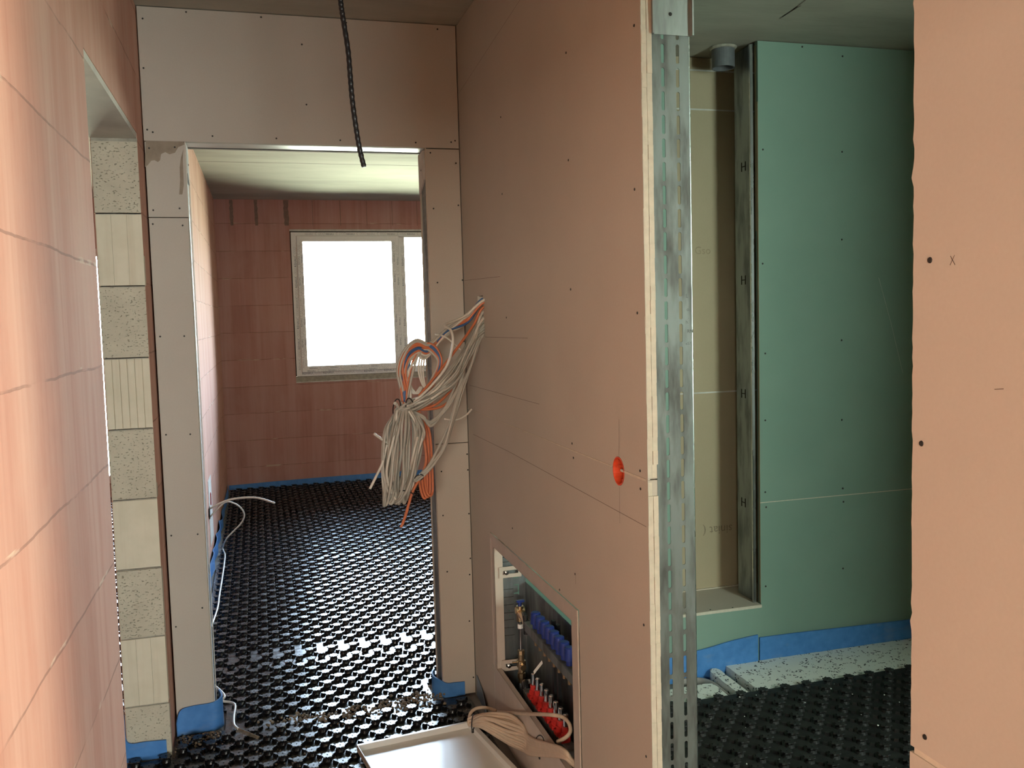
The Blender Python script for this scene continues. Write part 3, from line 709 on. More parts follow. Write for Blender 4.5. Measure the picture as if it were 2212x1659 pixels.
# ------------------------------------------------------------------ dimpled floor mats
NX, NY = 0.0505, 0.0605
def nub_mat(name, rects, ox, oy, mat, label, base_z=0.0, h=0.020, lean=0.0):
    mb = MB(); K = 16
    for (x0, x1, y0, y1) in rects:
        mb.box(x0, x1, y0, y1, base_z-0.004, base_z)
        i0, i1 = math.ceil((x0+0.012-ox)/NX), math.floor((x1-0.012-ox)/NX)
        j0, j1 = math.ceil((y0+0.010-oy)/NY), math.floor((y1-0.008-oy)/NY)
        for i in range(i0, i1+1):
            for j in range(j0, j1+1):
                if (i+j) % 2: continue
                cx, cy = ox+i*NX+random.gauss(0, .0004), oy+j*NY+random.gauss(0, .0004)
                tx, ty = random.gauss(0, 0.012), random.gauss(0, 0.012)
                def ring(z, r, lobe):
                    out = []
                    for q in range(K):
                        a = math.tau*q/K; rr = r*(1+lobe*math.cos(8*a))
                        dx, dy = rr*math.cos(a), rr*math.sin(a)
                        out.append((cx+dx, cy+dy, base_z+z+(dx*tx+dy*ty if z > 0.012 else 0)))
                    return out
                R_ = [ring(0.0, 0.0185, 0.0), ring(0.010, 0.0150, 0.04), ring(h-0.0035, 0.0200, 0.12), ring(h, 0.0190, 0.13)]
                mb.rings(R_[:3], 0, cap=False)
                b = len(mb.v)-K
                top = len(mb.v); mb.v += R_[3]
                for q in range(K): mb.face((b+q, b+(q+1) % K, top+(q+1) % K, top+q))
                inn = len(mb.v); c0 = [(cx+0.0032*math.cos(math.tau*q/K), cy+0.0032*math.sin(math.tau*q/K), base_z+h) for q in range(K)]
                mb.v += c0
                for q in range(K): mb.face((top+q, top+(q+1) % K, inn+(q+1) % K, inn+q))
                pit = len(mb.v); mb.v += [(x_, y_, base_z+h-0.006) for x_, y_, z_ in c0]
                for q in range(K): mb.face((inn+q, inn+(q+1) % K, pit+(q+1) % K, pit+q))
                mb.face(range(pit, pit+K))
                # low ties towards the neighbouring nubs
                for sx, sy in ((1, 1), (1, -1)) + (((-1, -1),) if j == j0 else ()):
                    px, py = cx+sx*NX*0.5, cy+sy*NY*0.5
                    if not (x0 < px-0.01 and px+0.01 < x1 and y0 < py-0.01 and py+0.01 < y1): continue
                    d = Vector((sx*NX, sy*NY, 0)).normalized(); n_ = Vector((-d.y, d.x, 0)); c = Vector((px, py, base_z))
                    q0 = [c-d*0.0095-n_*0.0055, c+d*0.0095-n_*0.0055, c+d*0.0095+n_*0.0055, c-d*0.0095+n_*0.0055]
                    q1 = [p_*1.0 for p_ in q0]; q1 = [c+(p_-c)*0.78+Vector((0, 0, 0.011)) for p_ in q0]
                    mb.hexa(q0+q1)
    o = mb.build(name, mat, loc=(sum(rects[0][:2])/2, sum(rects[0][2:])/2, base_z))
    return tag(o, label, 'floor mat', 'underfloor heating mats')
YSEAM = 4.33
nub_mat('dimpled_mat', [(-0.318, 2.42, YSEAM, 6.0), (-0.298, 2.42, 6.0, YF-0.022)], -0.080, 3.2292+NY*2*9, M['mat'], 'glossy black dimpled heating mat of the far room, running up to the window wall')
nub_mat('dimpled_mat', [(-0.353, 0.775, 0.95, 3.536), (XDL+0.036, XDR-0.042, 3.536, 3.722), (-0.318, 0.79, 3.722, 4.17), (-0.318, 2.42, 4.17, YSEAM-0.004), (-0.512, -0.353, YN+0.02, YJ-0.024)], -0.080, 3.2292, M['mat'], 'black dimpled heating mat of the corridor, in front of the end doorway and white tray')
nub_mat('dimpled_mat', [(-1.75, -0.530, 2.0, YF-0.02)], -0.62, 3.2, M['mat'], 'black dimpled heating mat seen as a sliver past the pale block jamb on the left')
nub_mat('dimpled_mat', [(0.965, XO-0.02, 1.0, 3.187)], 1.7136, 3.1546, M['mat_dull'], 'dull black dimpled heating mat of the bathroom behind the steel stud')

# ------------------------------------------------------------------ blue foam edge strips
def strip(name, path, tops, label, thick=0.006, z0=0.0, mats=None, group='blue edge strips', sub=6, over=None):
    P = spline([(x_, y_, 0) for x_, y_ in path], sub); n = len(P); rings = []
    T = [p.z for p in spline([(i, 0, t_) for i, t_ in enumerate(tops)], sub)]
    for i, p in enumerate(P):
        tg = (P[min(i+1, n-1)]-P[max(i-1, 0)]).normalized(); nn = Vector((-tg.y, tg.x, 0))*thick*0.5
        za = z0; zb = T[min(i, len(T)-1)]
        rings.append([p-nn+Vector((0, 0, za)), p+nn+Vector((0, 0, za)), p+nn+Vector((0, 0, zb)), p-nn+Vector((0, 0, zb))])
    mb = MB(); mb.rings(rings)
    o = mb.build(name, mats or M['blue'], loc=tuple(P[n//2]+Vector((0, 0, z0))))
    return tag(o, label, 'edge strip', group)
zt = lambda u, v, Y: on(1, Y, u, v).z
y_ = YP-0.006
strip('edge_strip', [(XL+0.005, y_-0.010), (XL+0.02, y_-0.004), (-0.30, y_), (-0.245, y_-0.001), (-0.214, y_+0.008), (-0.196, y_+0.034), (-0.199, y_+0.07), (-0.208, y_+0.10)],
      [0.052, 0.098, 0.108, 0.110, 0.113, 0.118, 0.120, 0.121], 'blue foam edge strip curled round the left doorway board foot', 0.006)
strip('edge_strip', [(-0.522, YJ+0.03), (-0.522, YJ-0.004), (-0.510, YJ-0.013), (-0.45, YJ-0.013), (-0.382, YJ-0.012)], [0.16, 0.14, 0.074, 0.068, 0.064], 'blue foam edge strip across the foot of the pale block jamb', 0.006)
strip('edge_strip', [(0.762, y_), (0.72, y_-0.001), (0.688, y_-0.001), (0.660, y_+0.008), (0.640, y_+0.035), (0.640, y_+0.07), (0.655, y_+0.10)],
      [0.056, 0.058, 0.060, 0.074, 0.082, 0.088, 0.09], 'short blue foam edge strip curling off the right doorway board foot', 0.006)
strip('edge_strip', [(XR-0.004, 3.53), (XR-0.008, 3.42), (XR-0.018, 3.33), (XR-0.030, 3.26)], [0.085, 0.062, 0.036, 0.012], 'thin greyish blue strip sagging along the right wall beside the cabinet', 0.003, mats=plain('blue_grey_film', (0.16, 0.23, 0.30), 0.4))
strip('edge_strip', [(-0.315, YF-0.012), (0.4, YF-0.012), (1.2, YF-0.012), (2.40, YF-0.012)], [0.044, 0.058, 0.062, 0.062], 'long blue foam edge strip along the far wall under the window', 0.008)
wav = []; wtop = []
for q in range(36):
    yy = 3.74+q*0.14; xx = XL+(XLF-XL)*(yy-3.7)/5.1
    amp = 0.004 + (0.013 if 9 < q < 27 else 0.004)
    wav.append((xx+0.006+amp*(0.5+0.5*math.sin(q*2.1)), yy)); wtop.append(0.075+0.010*math.sin(q*1.7)+(0.015 if 8 < q < 24 else 0))
strip('edge_strip', wav, wtop, 'wavy blue foam edge strip standing off the far room left wall', 0.004, sub=4)
strip('edge_strip', [(2.098, YB-0.016), (2.3, YB-0.016), (2.7, YB-0.016), (XO-0.02, YB-0.016)], [0.098, 0.096, 0.088, 0.078], 'blue foam edge strip under the tall green boards in the bathroom', 0.008, z0=-0.05)
strip('edge_strip', [(1.60, YB-0.025), (1.8, YB-0.025), (1.95, YB-0.024), (2.085, YB-0.023)], [0.070, 0.082, 0.103, 0.115], 'blue foam edge strip rising to the right under the low niche wall', 0.008, z0=-0.05)

# ------------------------------------------------------------------ bathroom insulation boards and pipes
def slab(pts, z0, z1, label, jag=0.0015):
    P = []
    for a, b_ in zip(pts, pts[1:]+pts[:1]):
        n = max(1, int((Vector(b_)-Vector(a)).length/0.02))
        for q in range(n):
            t_ = q/n; P.append((a[0]+(b_[0]-a[0])*t_+random.uniform(-jag, jag), a[1]+(b_[1]-a[1])*t_+random.uniform(-jag, jag), z0))
    mb = MB(); mb.prism(P, (0, 0, z1-z0))
    o = mb.build('insulation_board', M['eps'], loc=(pts[0][0], pts[0][1], z0)); return tag(o, label, 'insulation board', 'speckled foam boards on the bathroom floor')
ZE = -0.0045
rA = [aZ(1480+a/5.947, 1380+b/5.947, ZE) for a, b in ((480, 312), (835, 640), (905, 652))]
slab([(rA[0].x, YB-0.022), (rA[0].x-0.012, 2.6), (XO-0.01, 2.6), (XO-0.01, YB-0.022)], -0.056, ZE, 'large speckled white foam board along the green bathroom wall')
cA, cB, cC, cD = [aZ(1480+a/5.947, 1380+b/5.947, ZE) for a, b in ((400, 372), (300, 385), (560, 690), (705, 648))]
slab([(cA.x+0.004, cA.y-0.02), (cA.x-0.004, cA.y-0.004), (cA.x-0.022, cA.y), (cB.x, cB.y-0.012), (cB.x-0.006, cB.y-0.03), (cB.x-0.012, 2.7), (cA.x-0.012, 2.7)], -0.056, ZE, 'narrow rounded foam strip between two pipe gaps on the bathroom floor')
dA, dB = [aZ(1480+a/5.947, 1380+b/5.947, ZE) for a, b in ((185, 580), (330, 565))]
slab([(dB.x+0.008, dB.y-0.04), (dB.x, dB.y-0.006), (dB.x-0.03, dB.y), (1.45, dA.y-0.01), (1.45, 2.7), (dB.x-0.008, 2.7)], -0.056, ZE, 'foam board half hidden behind the slotted steel stud')
slab([(0.97, 2.55), (XO-0.02, 2.55), (XO-0.02, 1.0), (0.97, 1.0)], -0.056, ZE, 'foam board under the black bathroom mat', 0)
def pipe_floor(pts, r, label):
    mb = MB(); mb.tube(spline(pts, 8), r, 12); return tag(mb.build('heating_pipe', M['pipe_wrap'], loc=pts[0], smooth=True), label, 'pipe', 'wrapped pipes in the floor gaps')
gx = (cA.x+rA[0].x)/2
pipe_floor([(gx-0.012, 3.505, -0.040), (gx-0.008, 3.44, -0.038), (gx-0.008, 3.3, -0.036), (gx-0.009, 3.1, -0.036), (gx-0.010, 2.72, -0.036)], 0.0145, 'grey wrapped pipe in the wider floor gap beside the large foam board')
gx2 = (cB.x+dB.x)/2
pipe_floor([(gx2-0.12, 3.455, -0.040), (gx2-0.05, 3.445, -0.038), (gx2-0.004, 3.39, -0.036), (gx2+0.0, 3.25, -0.036), (gx2-0.004, 2.72, -0.036)], 0.015, 'grey wrapped pipe bending into the narrow gap by the rounded foam strip')

# ------------------------------------------------------------------ ceiling drain pipe
dp = tag(empty('drain_pipe', (2.022, 3.625, 2.62)), 'short dark grey drain pipe stub hanging from the bathroom ceiling above the niche', 'pipe')
mb = MB(); K = 32
def ringz(z, r): return [(2.022+r*math.cos(math.tau*q/K), 3.625+r*math.sin(math.tau*q/K), z) for q in range(K)]
mb.rings([ringz(2.704, 0.050), ringz(2.618, 0.050), ringz(2.618, 0.045), ringz(2.70, 0.045)], cap=False); mb.build('socket', M['grey_pipe'], parent=dp, smooth=False)
mb = MB(); mb.rings([ringz(ZC-0.002, 0.060), ringz(ZC-0.010, 0.055), ringz(ZC-0.012, 0.049)], cap=False); mb.build('collar', M['mortar'], parent=dp)

# ------------------------------------------------------------------ steel studs
def slotted_web(mb, place, u0, u1, cols, z0, z1, zph, pitch=0.05, sl=0.0405, sw=0.0078, mi=0):
    cuts = [u0]+[(a+b_)/2 for a, b_ in zip(cols, cols[1:])]+[u1]
    k0 = math.ceil((z0-zph)/pitch+0.5); k1 = math.floor((z1-zph)/pitch-0.5)
    lo, hi = zph+(k0-0.5)*pitch, zph+(k1+0.5)*pitch
    for a, b_ in ((z0, lo), (hi, z1)):
        if b_-a > 1e-5: mb.poly([place(u0, a), place(u1, a), place(u1, b_), place(u0, b_)], mi)
    N = 24
    for ci, uc in enumerate(cols):
        a, b_ = cuts[ci], cuts[ci+1]
        for k_ in range(k0, k1+1):
            zc = zph+k_*pitch; hs = sl/2-sw/2
            inner = []
            for q in range(N):
                t_ = math.tau*q/N; inner.append((uc+sw/2*math.cos(t_), zc+(hs if math.sin(t_) >= -1e-9 and 0 <= q <= N//2 else -hs)+sw/2*math.sin(t_)))
            outer = []
            for (x_, z_) in inner:
                dx, dz = x_-uc, (z_-zc)*0.5
                sc_ = min([((b_-uc) if dx > 0 else (uc-a))/abs(dx) if abs(dx) > 1e-9 else 1e9, (pitch/2)/abs(dz) if abs(dz) > 1e-9 else 1e9])
                outer.append((uc+dx*sc_, zc+dz*sc_))
            for cx_, cz_ in ((a, zc-pitch/2), (b_, zc-pitch/2), (b_, zc+pitch/2), (a, zc+pitch/2)):
                q = min(range(N), key=lambda i: (outer[i][0]-cx_)**2+(outer[i][1]-cz_)**2); outer[q] = (cx_, cz_)
            s = len(mb.v); mb.v += [tuple(place(*p_)) for p_ in inner]+[tuple(place(*p_)) for p_ in outer]
            for q in range(N):
                r_ = (q+1) % N; mb.face((s+q, s+r_, s+N+r_, s+N+q), mi)
def thicken(o, th=0.0016):
    md = o.modifiers.new('sheet', 'SOLIDIFY'); md.thickness = th; md.offset = 0; return o
stud = tag(empty('steel_stud', (0.884, YE, 0.0)), 'tall galvanised steel stud with two rows of slots at the bathroom doorway', 'steel stud')
SX0, SX1 = XR+BT+0.0008, 0.9300
c1, c2 = on(1, YE, 1438.5, 671).x, on(1, YE, 1470, 671).x
zph = on(1, YE, 1438.5, 671).z
mb = MB(); slotted_web(mb, lambda u, z: Vector((u, YE, z)), SX0, SX1-0.003, [c1, c2], -0.05, 2.4, zph)
thicken(mb.build('web', M['zinc'], parent=stud))
mb = MB()
arc = [(SX1-0.003+0.003*math.sin(t_), YE+0.003-0.003*math.cos(t_)) for t_ in [math.pi/2*q/5 for q in range(6)]]+[(SX1, YE+0.04)]
for (xa, ya), (xb, yb) in zip(arc, arc[1:]): mb.poly([(xa, ya, -0.05), (xb, yb, -0.05), (xb, yb, 2.45), (xa, ya, 2.45)])
thicken(mb.build('flange', M['zinc_glint'], parent=stud))
mb = MB(); mb.poly([(SX0, YE, -0.05), (SX0, YE+0.04, -0.05), (SX0, YE+0.04, 2.45), (SX0, YE, 2.45)])
thicken(mb.build('flange', M['zinc'], parent=stud))
# marks written on the web with a felt pen
pen = plain('felt_pen', (0.07, 0.075, 0.08), 0.6)
for w_, (u, v, s_) in {'L': (1481, 643, .012), 'o.': (1483, 672, .012), '.': (1486, 688, .012), 'h.': (1481, 699, .011), 'RN': (1484, 719, .011), 'e57': (1481, 745, .009)}.items():
    mb = MB(); p_ = on(1, YE-0.0011, u, v); lettering(mb, w_, p_, (1, 0, 0), (0, 0, 1), s_, 0, 0.0002); mb.build('pen_mark', pen, parent=stud)
zb = on(1, YE-0.004, 1450, 76).z; hx0, hx1 = on(1, YE-0.004, 1406, 40).x, on(1, YE-0.004, 1494.5, 40).x
mb = MB(); mb.box(hx0, hx1, YE-0.005, YE-0.0035, zb, ZC-0.002)
for a, b_ in ((hx0, hx0+0.0045), (hx1-0.0035, hx1)): mb.box(a, b_, YE-0.013, YE-0.0035, zb, ZC-0.002)
mb.disc(on(1, YE-0.005, 1448, 30.5), (0, -1, 0), 0.0042, 12, 1)
hb = mb.build('head_bracket', [M['zinc_mid'], M['screw']], parent=stud)
# studs that line the end doorway
def jamb_stud(x, s_, label):
    st_ = tag(empty('steel_stud', (x, YP+0.075, 0)), label, 'steel stud')
    mb = MB(); slotted_web(mb, lambda u, z: Vector((x-s_*0.002, YP+u, z)), BT+0.001, 0.124, [0.055, 0.094], 0.0, 2.20, 0.03)
    thicken(mb.build('web', M['zinc'], parent=st_))
    for yy in (BT+0.001, 0.124):
        mb = MB(); mb.poly([(x-s_*0.002, YP+yy, 0), (x-s_*0.04, YP+yy, 0), (x-s_*0.04, YP+yy, 2.2), (x-s_*0.002, YP+yy, 2.2)]); thicken(mb.build('flange', M['zinc'], parent=st_), 0.0014)
jamb_stud(XDL, 1, 'slotted steel stud inside the left jamb of the end doorway')
jamb_stud(XDR, -1, 'slotted steel stud inside the right jamb of the end doorway')
# stud at the edge of the niche
ns = tag(empty('steel_stud', (2.105, YB+0.1, ZL)), 'dark sheet steel stud with punched H marks beside the open niche', 'steel stud')
mb = MB(); nx = 2.108
mb.box(nx-0.0008, nx+0.0008, YB+0.026, YB+0.180, ZL, ZC-0.01); mb.build('web', M['zinc_dark'], parent=ns)
mb = MB(); mb.box(nx-0.013, nx+0.0005, YB+0.0255, YB+0.0275, ZL, ZC-0.012); mb.box(nx-0.0138, nx-0.012, YB+0.0255, YB+0.034, ZL, ZC-0.012); mb.build('flange', M['zinc_glint'], parent=ns)
for v in (360, 605, 850, 1085):
    c = on(0, nx-0.0012, 1606, v); mb = MB()
    for dy in (-0.016, 0.016): mb.box(nx-0.0018, nx-0.0007, c.y+dy-0.0035, c.y+dy+0.0035, c.z-0.020, c.z+0.020)
    mb.box(nx-0.0018, nx-0.0007, c.y-0.016, c.y+0.016, c.z-0.002, c.z+0.002)
    mb.build('punched_mark', M['dark'], parent=ns)

# ------------------------------------------------------------------ conduit from the corridor ceiling
YCD = 2.62
cp = [on(1, YCD, u, v) for u, v in ((731.5, -60), (734, -25), (736.5, 8), (742, 46), (752, 110), (757, 170), (761.5, 220), (769, 275), (777, 322), (786, 359))]
cp = [Vector((cp[0].x-0.008, YCD, ZC-0.003))]+cp
cond = tag(empty('conduit', cp[0]), 'black cable conduit hanging from the corridor ceiling in front of the header board', 'conduit')
P = spline(cp, 14); rad = [0.0072+0.0004*(1 if (i//2) % 2 else -1) for i in range(len(P))]
mb = MB(); mb.tube(P, rad, 14, cap=False); mb.build('hose', M['black_plastic'], parent=cond)
mb = MB()
tip = P[-1]; dr = (P[-1]-P[-2]).normalized()
mb.tube([tip-dr*0.02, tip+dr*0.003], [0.0066, 0.0062], 12); mb.build('cut_end', M['grey_pipe'], parent=cond)

# ------------------------------------------------------------------ socket boxes
def back_box(c, nrm, r, depth, label):
    nrm = Vector(nrm); o = tag(empty('socket_box', c), label, 'socket box')
    a = nrm.orthogonal().normalized(); b_ = nrm.cross(a); K = 28; c = Vector(c)
    def rg(d, rr): return [c-nrm*d+rr*(math.cos(math.tau*q/K)*a+math.sin(math.tau*q/K)*b_) for q in range(K)]
    mb = MB(); mb.rings([rg(depth, r*0.96), rg(0, r), rg(-0.0012, r*1.03), rg(-0.0012, r*0.95), rg(0.004, r*0.93), rg(depth-0.003, r*0.9)], cap=False)
    mb.rings([rg(depth-0.003, r*0.9), rg(depth-0.0035, 0.002)]); mb.build('cup', M['orange_plastic'], parent=o)
    return o, a, b_
sb, a, b_ = back_box(SOC, (-1, 0, 0), 0.0335, 0.060, 'orange red round socket box set in the right wall at the board joint')
mb = MB(); c = Vector(SOC)
for t_ in (0.3, 2.4, 4.2):
    mb = MB(); mb.tube([c+Vector((0.004, 0.024*math.cos(t_), 0.024*math.sin(t_))), c+Vector((0.03, 0.026*math.cos(t_), 0.026*math.sin(t_)))], 0.0035, 8)
    mb.build('screw_post', M['orange_plastic'], parent=sb)
mb = MB(); P = [c+Vector((0.055, -0.006, -0.006))+Vector((-0.028*t_/12, 0.004+0.013*math.cos(t_*0.6), 0.016*math.sin(t_*0.6))) for t_ in range(13)]
mb.tube(P, 0.0055, 8); mb.build('corrugated_duct', M['black_plastic'], parent=sb)
FS = Vector((XL+(XLF-XL)*(6.2-3.7)/5.1+0.002, 6.2, on(0, -0.33, 461, 1078).z))
mb = MB(); mb.prism([(FS.x-0.004, 6.02, FS.z-0.26), (FS.x-0.002, 6.36, FS.z-0.26), (FS.x-0.002, 6.34, FS.z+0.16), (FS.x-0.004, 6.06, FS.z+0.16)], (0.004, 0, 0))
patch = tag(mb.build('plaster_patch', M['plaster'], loc=FS), 'pale plaster patch round the small red socket box in the far room', 'plaster patch')
back_box(FS+Vector((0.003, 0, 0.02)), (1, 0, 0), 0.042, 0.03, 'small red socket box low on the far room left wall')[0].children[0].data.materials[0] = M['red_plastic']
mb = MB(); mb.box(FS.x, FS.x+0.004, 5.98, 6.04, FS.z-0.07, FS.z+0.0)
mb.build('cable_slot', M['dark'], parent=patch)['label'] = 'dark slit'

def cable(name, pts, r, mat, parent=None, label=None, cat=None, group=None, n=8, sub=8):
    mb = MB(); mb.tube(spline(pts, sub), r, n); o = mb.build(name, mat, parent=parent, loc=None if parent is not None else pts[0], smooth=True)
    if label: tag(o, label, cat, group)
    return o
fx = FS.x+0.006
cable('cable', [(fx-0.004, 6.02, FS.z-0.01), (fx+0.12, 5.98, FS.z+0.045), (fx+0.28, 5.95, FS.z+0.052), (fx+0.40, 5.92, FS.z+0.012)], 0.0065, M['cable_white'], label='short white cable sticking straight out of the far room left wall', cat='cable', group='loose cables by the red socket box')
q = lambda u, v, z: aZ(u, v, z)
Wp = [Vector((fx-0.004, 6.0, FS.z-0.06)), on(1, 6.0, 485, 1086), on(1, 6.0, 505, 1087), on(1, 6.02, 521, 1098), on(1, 6.05, 528, 1113), on(1, 6.08, 521, 1130), on(1, 6.1, 505, 1147), on(1, 6.13, 490, 1163), q(481, 1184, 0.026), q(486, 1199, 0.026), q(482, 1235, 0.026), q(474, 1285, 0.026), q(468, 1320, 0.026), Vector((-0.315, 4.35, 0.026)), Vector((-0.30, 4.1, 0.028)), Vector((-0.20, 3.82, 0.03))]
Wp += [q(478, 1513, 0.026), q(497, 1517, 0.026), q(508, 1524, 0.030), q(505, 1548, 0.026), q(506, 1566, 0.026), q(515, 1575, 0.026)]
lc = tag(empty('cable', Wp[0]), 'long white cable looping down from the red socket box to the left jamb', 'cable', 'loose cables by the red socket box')
cable('lead', Wp, 0.0050, M['cable_white'], lc)
mb = MB(); ca, cb = q(512, 1573, 0.026), q(560, 1592, 0.026)
for k_ in range(46):
    p_ = ca.lerp(cb, k_/46.0); s_ = random.uniform(0.5, 1.0)*(1-0.5*k_/46)
    mb.tube([p_, p_+Vector((-0.004, -0.020*s_, -0.006))], 0.0008, 4)
mb.tube([ca, cb], [0.004, 0.002], 6); mb.build('frayed_end', M['crumb'], parent=lc)

# ------------------------------------------------------------------ heating manifold cabinet in the right wall
C0, C1, CZ0, CZ1 = CAB
cab = tag(empty('manifold_cabinet', (XR+0.05, (C0+C1)/2, 0.0)), 'open heating manifold cabinet with cream frame, set low in the right wall', 'manifold cabinet')
IY0, IY1, IZ0, IZ1 = 2.328, 3.186, 0.2412, 0.704
mb = MB()
mb.grid([C0+0.002, IY0, IY1, C1-0.002], [0.17, IZ0, IZ1, CZ1-0.001], lambda i, j: not (i == 1 and j == 1) and j > 0, lambda u, v, t: (XR+t, u, v), -0.0035, -0.001)
for (a0, a1, b0, b1) in ((IY0-0.002, IY0, IZ0, IZ1), (IY1, IY1+0.002, IZ0, IZ1)): mb.box(XR-0.0035, XR+0.030, a0, a1, b0, b1)
mb.box(XR-0.0035, XR+0.030, IY0, IY1, IZ1, IZ1+0.002)
mb.box(XR-0.005, XR-0.0034, C0+0.002, C1-0.002, CZ1-0.018, CZ1-0.0005); mb.box(XR-0.005, XR-0.0034, C0+0.002, C0+0.020, 0.2412, CZ1-0.018)
mb.box(XR-0.005, XR-0.0034, C1-0.020, C1-0.002, 0.2412, CZ1-0.018)
bevel(mb.build('frame', M['cream_metal'], parent=cab), 0.0007, 1)
mb = MB(); mb.box(XR-0.004, XR-0.002, C0+0.03, C1-0.018, 0.002, IZ0); mb.box(XR-0.004, XR+0.014, C0+0.03, IY1+0.0, IZ0-0.002, IZ0)
bevel(mb.build('apron', M['cream_metal'], parent=cab), 0.0007, 1)
mb = MB(); mb.box(XR+0.118, XR+0.120, C0+0.01, C1-0.01, 0.0, 0.559)
mb.box(XR+0.03, XR+0.120, C0+0.008, C0+0.010, 0.0, 0.70); mb.build('back_plate', M['zinc_dark'], parent=cab)
# side wall of the box with its punched slits
mb = MB(); YS = 3.196
holes = [(0.884, 0.906, 0.5765, 0.5815), (0.886, 0.9065, 0.5475, 0.5525), (0.902, 0.9065, 0.513, 0.5525), (0.886, 0.9065, 0.5165, 0.5215), (0.887, 0.893, 0.487, 0.491), (0.864, 0.870, 0.4525, 0.4565), (0.865, 0.871, 0.432, 0.436)]
xs = sorted({XR+0.026, XR+0.120, *[h[0] for h in holes], *[h[1] for h in holes]}); zz = sorted({0.0, 0.70, *[h[2] for h in holes], *[h[3] for h in holes]})
mb.grid(xs, zz, lambda i, j: not any(h[0] <= xs[i] < h[1] and h[2] <= zz[j] < h[3] for h in holes), lambda u, v, t: (u, YS+t, v), 0.0, 0.0015)
for z_ in (0.66, 0.642, 0.537, 0.507, 0.478, 0.447, 0.42, 0.39, 0.36): mb.box(0.842, 0.884, YS-0.0004, YS, z_-0.0009, z_+0.0009, 1)
mb.build('side_plate', [M['zinc_dark'], M['dark']], parent=cab)
for zr in (0.607, 0.251):
    mb = MB(); xa, xb = XR+0.014, XR+0.100
    mb.grid([xa, xa+0.016, xb-0.012, xb], [zr-0.021, zr-0.0065, zr+0.0065, zr+0.021], lambda i, j: not (i == 1 and j == 1), lambda u, v, t: (u, IY1-0.006+t, v), 0.0, 0.002)
    rl = mb.build('mounting_rail', M['cream_metal'], parent=cab)
    mb = MB(); mb.cyl((xa+0.026, IY1-0.006, zr), (xa+0.026, IY1-0.016, zr), 0.0085, 6); mb.cyl((xa+0.026, IY1-0.016, zr), (xa+0.026, IY1-0.022, zr), 0.005, 12); mb.build('bolt', M['chrome'], parent=rl)
MX = 0.870
def bar(z, y0, y1, hh):
    mb = MB(); mb.box(MX-0.016, MX+0.016, y0, y1, z-hh, z+hh); mb.box(MX-0.0185, MX-0.0155, y0, y1, z+hh-0.003, z+hh)
    o = bevel(mb.build('manifold_bar', M['zinc'], parent=cab), 0.002, 2)
    for y_ in (y0, y1):
        mb = MB(); mb.cyl((MX, y_, z), (MX, y_+(0.012 if y_ == y1 else -0.012), z), 0.017, 16)
        mb.build('end_nut', M['black_plastic'], parent=o)
    return o
b1 = bar(0.476, 2.44, 2.955, 0.017); b2 = bar(0.214, 2.47, 2.995, 0.020)
for k_ in range(8):
    yb = 2.870-k_*0.0493
    mb = MB(); mb.cyl((MX, yb, 0.495), (MX, yb, 0.512), 0.0115, 14, 0); mb.cyl((MX, yb, 0.512), (MX, yb, 0.549), 0.0185, 24, 0, 0.0165)
    mb.cyl((MX, yb, 0.549), (MX, yb, 0.552), 0.0165, 24, 0, 0.012)
    cp_ = mb.build('valve_cap', M['blue_plastic'], parent=cab, smooth=False)
    yr = 2.914-k_*0.0485
    mb = MB(); mb.cyl((MX, yr, 0.232), (MX, yr, 0.262), 0.0165, 6); mb.cyl((MX, yr, 0.262), (MX, yr, 0.280), 0.0125, 16); mb.box(MX-0.020, MX+0.002, yr-0.015, yr+0.015, 0.2335, 0.246)
    fm = mb.build('flow_meter', M['red_plastic'], parent=cab)
    mb = MB(); mb.cyl((MX, yr, 0.280), (MX, yr, 0.318), 0.0082, 16); mb.cyl((MX, yr, 0.318), (MX, yr, 0.321), 0.0075, 16, 0, 0.006); mb.build('sight_tube', M['chrome'], parent=fm)
    mb = MB(); mb.cyl((MX, yb, 0.459), (MX, yb, 0.435), 0.008, 10); mb.build('outlet', M['brass'], parent=cab)
    mb = MB(); mb.cyl((MX, yr, 0.194), (MX, yr, 0.165), 0.009, 10); mb.build('outlet', M['brass'], parent=cab)
# supply column at the left end: air valve, tee, pipe, ball valve, elbow
PX, PY = 0.8745, 3.08
mb = MB(); mb.cyl((PX, PY, 0.508), (PX, PY, 0.523), 0.007, 12); mb.box(PX-0.012, PX+0.016, PY-0.006, PY+0.006, 0.522, 0.529); mb.build('air_valve', M['blue_plastic'], parent=cab)
mb = MB(); mb.cyl((PX, PY, 0.452), (PX, PY, 0.508), 0.0135, 18); mb.cyl((PX-0.016, PY, 0.492), (PX+0.016, PY, 0.492), 0.0125, 16)
mb.tube([(PX, PY, 0.485), (PX, PY-0.05, 0.478), (MX, 2.975, 0.476)], 0.014, 16); mb.build('tee_fitting', M['brass'], parent=cab)
mb = MB(); mb.tube([(MX, 3.005, 0.5), (MX-0.004, 2.985, 0.498), (MX-0.004, 2.972, 0.476), (MX-0.004, 2.975, 0.44)], 0.010, 12); mb.build('pipe_clip', M['black_plastic'], parent=cab)
mb = MB(); mb.cyl((PX, PY, 0.345), (PX, PY, 0.455), 0.0065, 14); pp = mb.build('supply_pipe', M['chrome'], parent=cab)
mb = MB(); mb.cyl((PX, PY, 0.425), (PX, PY, 0.440), 0.010, 8); mb.build('sleeve', M['pvc'], parent=pp)
mb = MB()
for z_, r_, h_ in ((0.335, .0135, .016), (0.315, .011, .02), (0.293, .0165, .022), (0.270, .012, .02), (0.250, .0150, .016), (0.232, .012, .02)): mb.cyl((PX, PY, z_-h_/2), (PX, PY, z_+h_/2), r_, 8 if h_ < .02 else 16)
